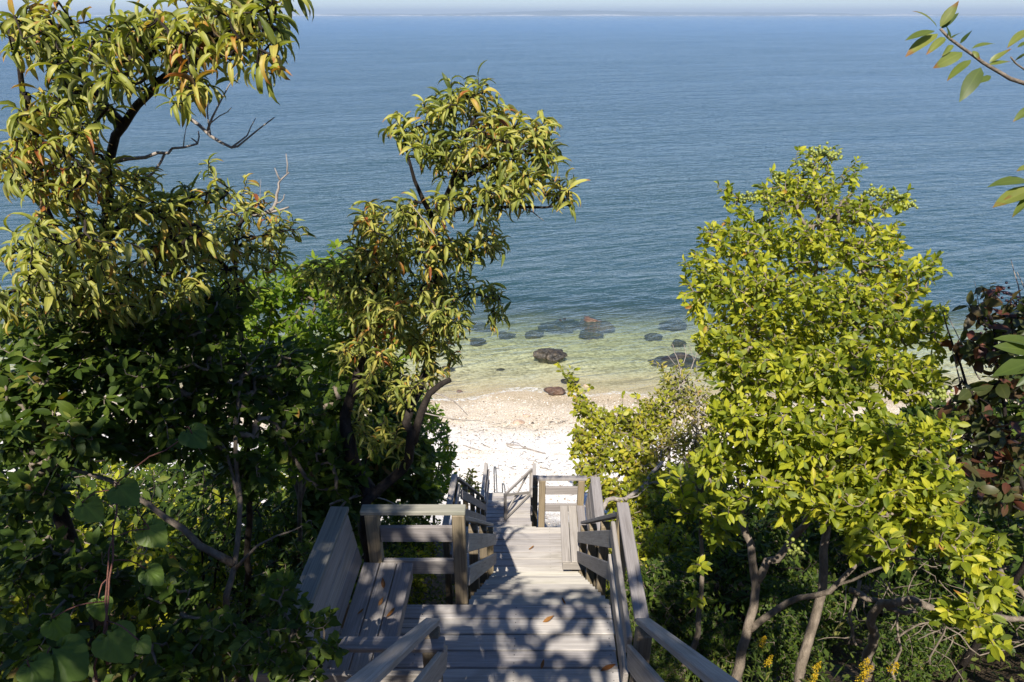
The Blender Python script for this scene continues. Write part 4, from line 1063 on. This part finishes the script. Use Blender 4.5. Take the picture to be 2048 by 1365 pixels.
# ---- yellow shrubs behind the middle landing
plant('bayberry_shrub', 'bright yellow green shrub beside the white pebbles, right of the gate', 'shrub',
  limbs=[([G(1.9, 10.9), P(1190, 1010, 13.3), P(1180, 930, 13.2), P(1170, 850, 13.2), P(1150, 760, 13.2)], .05, .008), ([P(1190, 1010, 13.3), P(1250, 930, 13.2), P(1260, 850, 13.3)], .04, .01)],
  clumps=[(1145, 770, 13.2, 10, 22, .2, 14), (1165, 815, 13.1, 22, 22, .3, 40), (1195, 845, 13.2, 36, 30, .4, 70), (1250, 850, 13.4, 44, 38, .5, 90), (1165, 880, 13, 26, 34, .4, 60), (1215, 905, 13, 56, 44, .5, 120), (1270, 925, 13, 44, 50, .5, 90), (1170, 950, 12.8, 26, 30, .4, 44), (1220, 985, 12.6, 46, 36, .5, 70), (1150, 905, 13, 10, 16, .2, 10), (1300, 850, 13.3, 30, 40, .4, 50), (1300, 980, 12.6, 40, 40, .4, 50), (1260, 1030, 12.2, 50, 30, .4, 50), (1330, 1040, 12, 40, 30, .4, 40)],
  mul=1.9, shoots=60, leaf='yellow', bark='bark_grey', L=.115, W=.52, Lf=.32, sp=.06, opp=False, ns=3, curl=(.2, .25), rtip=.0045, a=50)
plant('bayberry_shrub', 'twiggy olive shrub with bare grey tips in front of the black boulder', 'shrub',
  limbs=[([G(2.9, 10.7), P(1330, 1010, 13.3), P(1340, 900, 13.4), P(1360, 780, 13.5)], .05, .01), ([P(1330, 1010, 13.3), P(1385, 900, 13.3), P(1400, 800, 13.3)], .035, .008)],
  clumps=[(1310, 820, 13.6, 30, 36, .4, 50), (1350, 780, 13.6, 40, 34, .4, 60), (1390, 810, 13.5, 36, 44, .4, 60), (1330, 880, 13.4, 44, 44, .5, 80), (1390, 890, 13.3, 44, 50, .5, 80), (1300, 940, 13, 36, 40, .4, 50), (1370, 960, 13, 50, 50, .5, 80), (1430, 850, 13.2, 26, 50, .4, 50), (1430, 930, 13, 36, 50, .4, 50), (1280, 880, 13.4, 30, 50, .4, 40), (1350, 840, 13.6, 50, 50, .4, 60), (1400, 1000, 12.6, 50, 40, .4, 50)],
  mul=2.6, shoots=60, leaf='olive', bark='bark_pale', L=.10, W=.42, Lf=.34, sp=.075, opp=False, ns=3, rtip=.0048, a=45,
  dead=[([P(1358, 790, 13.5), P(1360, 740, 13.5), P(1348, 700, 13.5), P(1345, 688, 13.5)], .018, .006), ([P(1360, 745, 13.5), P(1372, 712, 13.5), P(1368, 690, 13.5)], .012, .005), ([P(1372, 760, 13.5), P(1388, 722, 13.5), P(1400, 690, 13.5)], .014, .005), ([P(1388, 722, 13.5), P(1378, 690, 13.5)], .008, .004), ([P(1355, 735, 13.5), P(1335, 710, 13.5)], .008, .004), ([P(1392, 712, 13.5), P(1408, 704, 13.5)], .008, .004), ([P(1372, 712, 13.5), P(1384, 696, 13.5)], .007, .003)])
def leaning():
    root = empty('dead_tree', 'bare grey leaning branch beside the bench back on the right', 'tree', G(1.35, 8.2))
    tb = Tubes()
    for pts, a, b in (([G(1.35, 8.2), P(1205, 1020, 11.6), P(1250, 998, 11.8), P(1285, 975, 12), P(1305, 945, 12.2), P(1325, 925, 12.4)], .055, .03), ([P(1285, 975, 12), P(1310, 965, 12.1), P(1350, 985, 12.1)], .025, .010), ([P(1250, 998, 11.8), P(1275, 990, 11.7), P(1296, 972, 11.7)], .014, .006), ([P(1130, 985, 11.9), P(1165, 962, 12.2), P(1210, 945, 12.6)], .010, .008)):
        ln = smooth_line(pts, .1, .006); tb.add(ln, np.linspace(a, b, len(ln)), 8)
    tb.build('trunk', M['bark_pale'], root)
leaning()

plant('tall_shrub', 'tall dark shrub behind the privet and the dark red shrub, hiding the beach at right', 'shrub',
  limbs=[([G(5.0, 6.8), P(1850, 980, 8.2), P(1860, 880, 8.1), P(1880, 800, 8.0)], .045, .01), ([P(1850, 980, 8.2), P(1950, 900, 8.1), P(1980, 820, 8.0)], .03, .01)],
  clumps=[(1860, 840, 8.0, 60, 40, .5, 90), (1960, 830, 8.0, 70, 44, .5, 90), (1780, 860, 8.1, 50, 44, .5, 60), (1880, 930, 8.1, 90, 60, .5, 90), (2030, 900, 8.0, 40, 80, .5, 50), (2040, 800, 8.0, 30, 50, .4, 40)],
  leaf='dark', bark='bark_dark', L=.12, W=.44, Lf=.34, sp=.05, opp=True, ns=3, shoots=30, shootL=.6)
# ---- red shrub on the right edge
redr, _, _ = plant('dogwood_shrub', 'sparse shrub with dark red leaves and dark berries at the right edge', 'shrub',
  limbs=[([G(4.1, 4.4), P(2060, 1100, 5.5), P(2020, 900, 5.3), P(2000, 760, 5.2), P(1985, 640, 5.1)], .04, .008), ([P(2020, 900, 5.3), P(1950, 800, 5.2), P(1910, 700, 5.2), P(1885, 620, 5.2)], .02, .004), ([P(2060, 1100, 5.5), P(2070, 860, 5.2), P(2050, 700, 5.1)], .03, .008), ([P(2020, 900, 5.3), P(1960, 890, 5.2), P(1900, 870, 5.1)], .02, .006)],
  clumps=[(1970, 600, 5.1, 40, 34, .25, 10), (2030, 640, 5.1, 40, 50, .3, 20), (1980, 690, 5.1, 50, 44, .3, 22), (2030, 760, 5.2, 50, 50, .35, 30), (1950, 790, 5.2, 60, 50, .35, 30), (1990, 870, 5.2, 60, 46, .35, 30), (1910, 700, 5.2, 24, 24, .2, 6), (2030, 900, 5.3, 40, 60, .4, 24), (1930, 930, 5.2, 50, 50, .35, 20), (2000, 980, 5.3, 60, 50, .4, 24)],
  mul=1.4, leaf='red', bark='bark_dark', L=.125, W=.5, Lf=.24, sp=.06, opp=False, ns=4, curl=(.5, .5), fold=(.3, .2), a=60, drop=.5, njit=.9, rtip=.0034,
  dead=[([P(1985, 700, 5.1), P(1965, 640, 5.1), P(1948, 560, 5.1)], .006, .0015), ([P(2048, 640, 5.1), P(2035, 570, 5.1), P(2022, 520, 5.1)], .008, .002), ([P(2050, 580, 5.1), P(2034, 545, 5.1)], .004, .002), ([P(1960, 760, 5.15), P(1900, 640, 5.1), P(1882, 614, 5.1)], .006, .002), ([P(1930, 810, 5.2), P(1912, 730, 5.2), P(1905, 700, 5.2)], .008, .003)])
def red_berries():
    v, f = ICO1; co = []
    for x, y in ((2000, 590), (2015, 600), (1990, 655), (1962, 650), (2010, 690), (2025, 700), (2040, 610), (1975, 640), (1995, 700)):
        for k in range(9): co.append(v*.011+P(x+rng.normal(0, 9), y+rng.normal(0, 9), 5.05+rng.normal(0, .05)))
    n = len(co); lo = (f[None]+(np.arange(n)*len(v))[:, None, None]).ravel()
    link('berries', raw_mesh('berries', np.concatenate(co), lo, np.arange(len(lo)//3)*3), M['darkberry'], redr)['kind'] = 'stuff'
red_berries()

# ---- cherry beyond the right edge, branches reaching in
def edge_cherry():
    root = empty('cherry_tree', 'cherry branches with broad green leaves reaching in from the right edge against the water', 'tree', G(4.3, 3.2))
    tb = Tubes(); pos = []; yd = []; L = []
    def branch(pts, r0, r1, leaves):
        ln = smooth_line(pts, .05, .003); tb.add(ln, np.linspace(r0, r1, len(ln))**1.0, 7)
    branch([G(4.3, 3.2), P(2420, 900, 4.1), P(2380, 500, 3.6), P(2300, 260, 3.2), P(2180, 205, 3.0)], .07, .012, 0)
    branch([P(2180, 205, 3.0), P(2048, 168, 2.85), P(1985, 138, 2.8), P(1925, 98, 2.75), P(1880, 60, 2.7)], .012, .005, 0)
    branch([P(2180, 205, 3.0), P(2060, 145, 2.9), P(2022, 112, 2.85)], .007, .003, 0)
    branch([P(2380, 500, 3.6), P(2200, 420, 3.3), P(2075, 378, 3.1)], .018, .005, 0)
    branch([P(2400, 700, 3.9), P(2220, 740, 3.5), P(2085, 715, 3.2)], .018, .005, 0)
    tb.build('trunk', M['bark_grey'], root)
    # every leaf of the sprigs, stalk end then tip
    LV = [((1874, 55), (1843, 5), 2.7), ((1880, 55), (1917, 5), 2.7), ((1882, 58), (1918, 22), 2.72), ((1870, 62), (1816, 70), 2.68), ((1876, 68), (1818, 92), 2.7), ((1890, 75), (1858, 102), 2.7), ((1898, 82), (1897, 45), 2.72), ((1900, 78), (1925, 62), 2.74), ((1905, 90), (1888, 108), 2.7), ((1920, 88), (1947, 56), 2.75), ((1925, 105), (1876, 127), 2.7), ((1942, 120), (1898, 144), 2.72), ((1943, 98), (1992, 74), 2.78), ((1945, 102), (1960, 114), 2.76), ((1962, 135), (1924, 196), 2.74), ((1978, 125), (2022, 98), 2.8), ((1976, 130), (2022, 118), 2.8), ((1982, 152), (1958, 164), 2.76), ((2022, 130), (2048, 104), 2.85), ((2060, 60), (2020, 78), 2.85), ((2066, 84), (2038, 88), 2.85), ((2062, 215), (2034, 236), 2.85),
          ((2070, 365), (1990, 346), 3.05), ((2072, 374), (1990, 408), 3.05), ((2075, 380), (2012, 398), 3.05), ((2076, 384), (2028, 424), 3.05), ((2072, 330), (2036, 338), 3.05), ((2078, 380), (2060, 440), 3.1),
          ((2080, 705), (1995, 690), 3.15), ((2082, 718), (1988, 750), 3.15), ((2085, 725), (2020, 748), 3.15), ((2080, 700), (2010, 660), 3.15), ((2085, 730), (2040, 770), 3.2)]
    for a, b, d in LV:
        p = P(*a, d); q = P(b[0], b[1], d-.03); pos.append(p); yd.append(q-p); L.append(np.linalg.norm(q-p)*1.04)
    n = len(pos)
    nr = np.array([[0, -.45, 1.]]*n)+rng.normal(0, .30, (n, 3))
    L = np.array(L)
    me = leaf_mesh('foliage', np.array(pos), np.array(yd), nr, L, L*.37*(.9+.25*rng.random(n)), rng.normal(.35, .2, n), np.abs(rng.normal(.25, .12, n)), rng.random(n)*.96, 6, 'lance')
    link('foliage', me, M['cherry_green'], root)
    # the rest of the crown, right of what the photo shows
    nodes, rad, paths = grow([([P(2420, 900, 4.1), P(2380, 500, 3.6), P(2300, 260, 3.2), P(2190, 208, 3.02)], .03, .012), ([P(2380, 500, 3.6), P(2200, 420, 3.3)], .016, .01), ([P(2400, 700, 3.9), P(2220, 740, 3.5)], .016, .01)],
        clump_tips([(2330, 200, 3.3, 130, 130, .4, 46), (2300, 430, 3.5, 110, 100, .35, 34), (2320, 700, 3.8, 110, 120, .35, 34), (2480, 350, 3.6, 120, 200, .5, 50)]), rtip=.0026, up=-.2)
    t2 = Tubes(); draw_wood(t2, nodes, rad*.9, paths[3:] if len(paths) > 3 else paths)
    t2.build('twigs', M['bark_dark'], root)['kind'] = 'stuff'
    pos, yd, nr = leaf_spots(nodes, paths, .28, .026, False, 54, 0., 1., .5)
    rel = pos+yd*.14-CAM; px = 1024+F*(rel@RIGHT)/(rel@FWD); rel2 = pos-CAM; px = np.minimum(px, 1024+F*(rel2@RIGHT)/(rel2@FWD))
    k = px > 2085; pos, yd, nr = pos[k], yd[k], nr[k]; n = len(pos)
    L = .12*rng.uniform(.7, 1.2, n)
    link('outer_foliage', leaf_mesh('outer_foliage', pos, yd, nr, L, L*.34, rng.normal(.8, .3, n), np.abs(rng.normal(.4, .15, n)), rng.random(n)*.97, 4, 'lance'), M['cherry_green'], root)
edge_cherry()

# ---- shade tree behind the viewer on the left: its shadow falls on the lower left and on the walk
plant('shade_tree', 'leafy tree standing left of the upper stairs behind the viewer', 'tree',
  limbs=[([G(-4.6, -1.6), np.array([-4.4, -1.5, 4.5]), np.array([-3.6, -1.2, 5.8]), np.array([-2.4, -1.0, 6.6]), np.array([-1.6, -1.1, 7.2])], .14, .03), ([np.array([-4.4, -1.5, 4.5]), np.array([-4.6, -.8, 6.0]), np.array([-4.9, -.2, 7.0])], .07, .02), ([np.array([-2.4, -1.0, 6.6]), np.array([-1.6, -.5, 6.0]), np.array([-.6, -.6, 5.7])], .03, .01)],
  tips=np.concatenate([ell((-2.3, -.8, 7.3), (1.0, .8, .6), 170, .2), ell((-4.2, -.8, 5.9), (1.6, 1.1, .9), 190, .2), ell((-2.6, -.8, 6.0), (1.1, 1.0, .9), 230, .2), ell((-3.2, -.4, 4.9), (1.7, .6, .6), 95, .2), ell((-1.4, -.9, 5.9), (.7, .7, .6), 90, .3), ell((-.3, -1.0, 5.7), (.8, .6, .45), 62, .2), ell((.5, -1.0, 5.35), (.4, .4, .3), 26, .2), ell((1.15, -.4, 5.35), (.55, .5, .5), 80, .3)]),
  leaf='dark', bark='bark_dark', L=.16, W=.45, Lf=.36, sp=.06, opp=False, ns=3, curl=(.3, .3))

# ---- thicket: individual bushes on both slopes, copied from four prototypes
def proto(name, label, leaf, L, W, h, rad, n, bark, group, opp, seed, cat='shrub'):
    global rng
    b = np.zeros(3)
    limbs = []
    for k in range(5):
        a = k*1.257+.3; e = np.array([math.cos(a)*rad*.55, math.sin(a)*rad*.55, h*.8])
        limbs.append(([b+[math.cos(a)*.06, math.sin(a)*.06, -.15], b+[math.cos(a)*rad*.2, math.sin(a)*rad*.2, h*.4], e], .026, .007))
    tips = []
    for k in range(9):
        a = k*2.4; q = math.sqrt((k+.5)/9)*rad*.75
        tips.append(ell((math.cos(a)*q, math.sin(a)*q, h*(.78-.35*(q/rad)**2)), (rad*.42, rad*.42, h*.26), n//9, .4))
    tips.append(ell((0, 0, h*.3), (rad*.8, rad*.8, h*.25), n//5, .5))
    r, _, _ = plant(name, label, cat, limbs, tips=np.concatenate(tips), leaf=leaf, bark=bark, L=L, W=W, Lf=.34, sp=.07, opp=opp, ns=2, base=b, group=group, rtip=.0035, curl=(.25, .3), sides=4)
    return r
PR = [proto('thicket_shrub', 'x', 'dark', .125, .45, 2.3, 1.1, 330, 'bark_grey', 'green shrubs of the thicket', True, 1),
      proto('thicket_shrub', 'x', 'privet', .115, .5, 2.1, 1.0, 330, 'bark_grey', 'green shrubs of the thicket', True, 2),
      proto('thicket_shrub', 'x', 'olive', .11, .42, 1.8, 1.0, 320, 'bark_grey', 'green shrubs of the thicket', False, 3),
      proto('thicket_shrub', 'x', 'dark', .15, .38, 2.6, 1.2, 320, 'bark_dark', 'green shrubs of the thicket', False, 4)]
SP = [ # x, y, prototype, scale, label
 (-2.6, 6.9, 0, 1.0, 'dark green shrub just left of the bench railing, beyond the gnarled trunk'),
 (-1.75, 7.9, 1, .62, 'small green shrub seen through the railing behind the bench'),
 (-2.3, 9.0, 0, .95, 'dark shrub below the forked cherry trunk'),
 (-1.95, 10.2, 1, .75, 'green shrub at the foot of the left slope, behind the middle landing'),
 (-3.9, 6.2, 3, 1.1, None), (-5.2, 5.2, 0, 1.15, None), (-4.8, 7.6, 1, 1.15, None), (-6.4, 7.0, 3, 1.2, None), (-3.4, 8.2, 3, 1.0, None), (-5.6, 9.4, 0, 1.15, None), (-3.6, 10.2, 2, 1.1, None), (-7.6, 9.8, 1, 1.3, None), (-4.9, 11.8, 1, 1.1, None), (-7.2, 12.4, 3, 1.2, None), (-9.6, 12.4, 0, 1.4, None), (-3.0, 12.0, 0, .9, None), (-1.9, 4.9, 0, .62, None), (-3.8, 4.6, 1, .9, None), (-4.6, 3.4, 0, 1.0, None),
 (1.95, 6.4, 0, .70, 'dark shrub close to the right raking railing'),
 (2.3, 7.8, 1, .85, 'green shrub behind the sapling in the hollow'),
 (2.0, 9.3, 1, .80, 'leafy shrub directly behind the right bench'),
 (2.75, 4.75, 0, .36, None), (3.5, 4.3, 0, .34, None), (2.3, 5.5, 0, .42, None), (3.3, 5.7, 0, .5, None), (1.45, 4.7, 0, .24, None), (1.6, 5.9, 0, .36, None), (4.2, 5.0, 3, .42, None), (2.9, 3.7, 0, .22, None), (3.9, 3.6, 0, .3, None), (2.2, 7.0, 0, .6, None), (2.6, 9.4, 1, 1.05, 'rounded green shrub below the bare leaning branch, right of the bench'), (3.4, 10.3, 1, 1.1, None), (3.4, 8.8, 0, 1.0, None), (3.3, 6.9, 3, .9, None), (4.4, 7.6, 0, 1.1, None), (4.3, 10.0, 2, 1.1, None), (5.6, 9.0, 3, 1.2, None), (4.9, 5.9, 0, 1.0, None), (6.2, 6.9, 0, 1.25, None), (7.4, 8.6, 1, 1.3, None), (5.9, 11.2, 2, 1.2, None), (7.9, 11.4, 0, 1.3, None), (4.0, 12.2, 2, .95, None), (9.6, 11.0, 3, 1.4, None), (5.6, 4.4, 3, 1.1, None), (1.45, 11.9, 1, .5, 'small green shrub under the far right railing, near the gate'), (.95, 10.4, 1, .42, 'small green bush seen between the far railing boards'), (1.75, 13.1, 2, .55, 'low olive shrub at the edge of the pebbles right of the gate'),
 (1.6, 10.6, 2, .6, 'low olive shrub seen under the railing of the middle landing')]
used = [False]*4; thick = []
for x, y, k, s, lab in SP:
    o = PR[k] if not used[k] else copy_tree(PR[k]); used[k] = True
    o.location = (x, y, float(gz(x, y))-.05); o.rotation_euler = (0, 0, random.random()*6.28); o.scale = (s*random.uniform(.9, 1.1), s*random.uniform(.9, 1.1), s)
    if lab is None:
        lab = ('leafy shrub of the tangled thicket covering the slope left of the stairs' if x < 0 else 'leafy shrub of the tangled thicket covering the slope right of the stairs')
        o['group'] = 'thicket shrubs left of the stairs' if x < 0 else 'thicket shrubs right of the stairs'
    else:
        if 'group' in o: del o['group']
    o['label'] = lab; o['category'] = 'shrub'

# ---- dead tangle at the lower right
def tangle():
    b = G(3.3, 4.3); root = empty('dead_branches', 'tangle of bare grey dead branches under the privet at the lower right', 'branch', b)
    for pts, a, r in (([b, P(1750, 1230, 5.6), P(1820, 1200, 5.4), P(1860, 1215, 5.3), P(1960, 1230, 5.2), P(2060, 1240, 5.2)], .05, .02), ([P(1700, 1180, 5.8), P(1780, 1215, 5.5), P(1830, 1225, 5.4)], .03, .015), ([P(1790, 1360, 5.5), P(1795, 1270, 5.5), P(1788, 1200, 5.5), P(1770, 1150, 5.5)], .012, .005), ([P(1790, 1280, 5.5), P(1840, 1250, 5.4), P(1880, 1240, 5.4)], .010, .004), ([P(1860, 1330, 5.4), P(1900, 1260, 5.3), P(1960, 1310, 5.2), P(2040, 1290, 5.1)], .008, .004), ([P(1930, 870, 5.4), P(1960, 905, 5.4), P(1985, 915, 5.4), P(2060, 885, 5.4)], .020, .010), ([P(1860, 815, 5.4), P(1930, 822, 5.4), P(1960, 830, 5.4)], .012, .006), ([P(2000, 1140, 5), P(2030, 1180, 5), P(2060, 1200, 5)], .02, .015), ([P(1720, 1160, 5.8), P(1705, 1230, 5.8), P(1715, 1300, 5.8)], .016, .01)):
        ln = smooth_line(pts, .08, .012); tb = Tubes(); tb.add(ln, np.linspace(a, r, len(ln)), 7); tb.build('branch', M['bark_grey'], root)
    tb = Tubes()
    for k in range(60):
        p = P(rng.uniform(1690, 2050), rng.uniform(1130, 1300), rng.uniform(5.2, 6.2)); d = norm(rng.normal(size=3))*rng.uniform(.15, .45)
        ln = smooth_line([p, p+d*.5+rng.normal(0, .04, 3), p+d], .06, .006); tb.add(ln, np.linspace(.006, .002, len(ln)), 4)
    tb.build('twigs', M['bark_grey'], root)['kind'] = 'stuff'
tangle()

# ---- goldenrod
def goldenrod(x, y, d, hgt, label):
    top = P(x, y, d); base = G(top[0]+rng.normal(0, .06), top[1]+rng.normal(0, .06))
    root = empty('goldenrod', label, 'wildflower', base, 'goldenrod in flower at the lower right')
    tb = Tubes(); ln = smooth_line([base, (base+top)/2+rng.normal(0, .02, 3), top], .06); tb.add(ln, np.linspace(.005, .002, len(ln)), 5); tb.build('stem', M['weed'], root)
    n = 26; f = rng.random(n)*.8; p = base+(top-base)*f[:, None]; a = rng.uniform(0, 6.28, n)
    yd = np.stack([np.cos(a), np.sin(a), np.full(n, .25)], -1)
    link('leaves', leaf_mesh('leaves', p, yd, np.tile([[0, 0, 1.]], (n, 1)), rng.uniform(.06, .11, n), rng.uniform(.012, .02, n), rng.normal(.6, .2, n), np.full(n, .2), rng.random(n), 3, 'lance'), M['weed'], root)
    n = 130; s = rng.random(n); a = rng.uniform(0, 6.28, n); r = .036*np.sqrt(rng.random(n))*(1-s*.75)
    p = top+np.stack([np.cos(a)*r+.03*s, np.sin(a)*r, -.07+.10*s], -1); yd = rng.normal(size=(n, 3))+[0, 0, .5]
    link('flower_head', leaf_mesh('flower_head', p, yd, rng.normal(size=(n, 3)), np.full(n, .014), np.full(n, .009), np.full(n, .3), np.full(n, .2), rng.random(n), 2, 'oval'), M['gold'], root)
for x, y, d, hh, lab in ((1728, 1325, 5.2, .55, 'goldenrod with the tallest yellow plume beneath the privet'), (1722, 1350, 5.1, .5, 'goldenrod right in front of the tallest plume'), (1735, 1338, 5.3, .5, 'goldenrod leaning right beside the tallest plume'), (1786, 1332, 5.2, .5, 'single goldenrod right of the yellow cluster'), (1625, 1352, 5.5, .5, 'goldenrod low beside the second privet stem'), (1522, 1280, 5.5, .45, 'small goldenrod close to the forked privet stem'), (1535, 1318, 5.4, .45, 'goldenrod between the two privet stems'), (1632, 1330, 5.5, .5, 'faint goldenrod behind the low one by the second stem')):
    goldenrod(x, y, d, hh, lab)

# ---- undergrowth, nobody could count it
def undergrowth():
    n = 42000
    x = rng.uniform(-9, 9, n); y = 2.0+13*rng.random(n)
    cx = x-K*(y-4.07)
    keep = ~((cx > -1.6) & (cx < 1.05) & (y < 4.15)) & ~((cx > -.5) & (cx < .95) & (y < 7.6)) & ~((cx > -1.1) & (cx < 1.25) & (y > 7.35) & (y < 8.65)) & ~((cx > -1.1) & (cx < .3) & (y >= 8.6) & (y < 14.6))
    keep &= (y < 13.4+rng.normal(0, .5, n)) 
    dens = np.sin(x*1.7+np.sin(y*1.3)*2)+np.sin(y*2.1+x)
    keep &= rng.random(n) < np.clip(.6+.3*dens, .1, 1)
    x, y = x[keep], y[keep]; n = len(x)
    z = gz(x, y)+rng.random(n)**1.6*(.32+.28*np.clip(np.sin(x*1.1)*np.sin(y*.9)+.4, 0, 1))
    a = rng.uniform(0, 6.28, n)
    yd = np.stack([np.cos(a), np.sin(a), rng.normal(.25, .45, n)], -1)
    nr = np.array([0, 0, 1.])+rng.normal(0, .5, (n, 3))
    grass = rng.random(n) < .30
    yd[grass, 2] += 1.6
    L = np.where(grass, rng.uniform(.14, .32, n), rng.uniform(.06, .12, n)); W = np.where(grass, .010, L*.5)
    me = leaf_mesh('undergrowth', np.stack([x, y, z-np.where(grass, .1, 0)], -1), yd, nr, L, W, np.where(grass, .7, .2), np.full(n, .2), rng.random(n), 2, 'oval')
    tag(link('undergrowth', me, M['weed']), 'low weeds and grass covering the shaded slope', 'undergrowth', kind='stuff')
undergrowth()
# ================================================================== light, sky, camera
W = bpy.data.worlds.new('World'); SC.world = W; W.use_nodes = True
wn = W.node_tree.nodes; wl = W.node_tree.links; wn.clear()
sky = wn.new('ShaderNodeTexSky'); sky.sky_type = 'NISHITA'; sky.sun_disc = False
az = math.atan2(-SUN_D[0], -SUN_D[1])          # direction to the sun, clockwise from +y
sky.sun_elevation = math.asin(-SUN_D[2]); sky.sun_rotation = az
sky.air_density = 1.0; sky.dust_density = .0; sky.ozone_density = 5.0; sky.altitude = 0
bg = wn.new('ShaderNodeBackground'); bg.inputs[1].default_value = .07
wo = wn.new('ShaderNodeOutputWorld'); tn = wn.new('ShaderNodeMix'); tn.data_type = 'RGBA'; tn.blend_type = 'MULTIPLY'; tn.inputs['Factor'].default_value = 1; tn.inputs[7].default_value = (.84, .95, 1.18, 1); wl.new(sky.outputs[0], tn.inputs[6]); wl.new(tn.outputs[2], bg.inputs[0]); wl.new(bg.outputs[0], wo.inputs[0])
sl = bpy.data.lights.new('sun', 'SUN'); sl.energy = 5.0; sl.angle = R(.55); sl.color = (1, .94, .84)
so = bpy.data.objects.new('sun', sl); COL.objects.link(so)
so.rotation_euler = Vector(SUN_D).to_track_quat('-Z', 'Y').to_euler(); so.location = (-3, -15, 20)

HAZE = True
if HAZE:
    t = NT('sea haze')
    pv = t.add('ShaderNodeVolumePrincipled', inp={'Color': (.72, .86, 1, 1), 'Density': 1.3e-4, 'Anisotropy': .2})
    m = t.out(None, pv.outputs[0])
    x, y0, y1, z0, z1 = 26000, -200, 22000, -45, 130
    v = [(-x, y0, z0), (x, y0, z0), (x, y1, z0), (-x, y1, z0), (-x, y0, z1), (x, y0, z1), (x, y1, z1), (-x, y1, z1)]
    f = [(0, 3, 2, 1), (4, 5, 6, 7), (0, 1, 5, 4), (1, 2, 6, 5), (2, 3, 7, 6), (3, 0, 4, 7)]
    me = bpy.data.meshes.new('haze'); me.from_pydata(v, [], f)
    tag(link('haze', me, m), 'pale sea haze over the water', 'haze', kind='stuff')

cd = bpy.data.cameras.new('camera'); cd.lens = 24; cd.sensor_width = 36; cd.sensor_fit = 'HORIZONTAL'; cd.clip_start = .05; cd.clip_end = 60000
co = bpy.data.objects.new('camera', cd); COL.objects.link(co); co.location = CAM; co.rotation_euler = (math.pi/2-PITCH, 0, 0)
SC.camera = co
SC.view_settings.view_transform = 'Standard'; SC.view_settings.look = 'None'; SC.view_settings.exposure = .84; SC.view_settings.gamma = 1
SC.render.resolution_x = 2048; SC.render.resolution_y = 1365
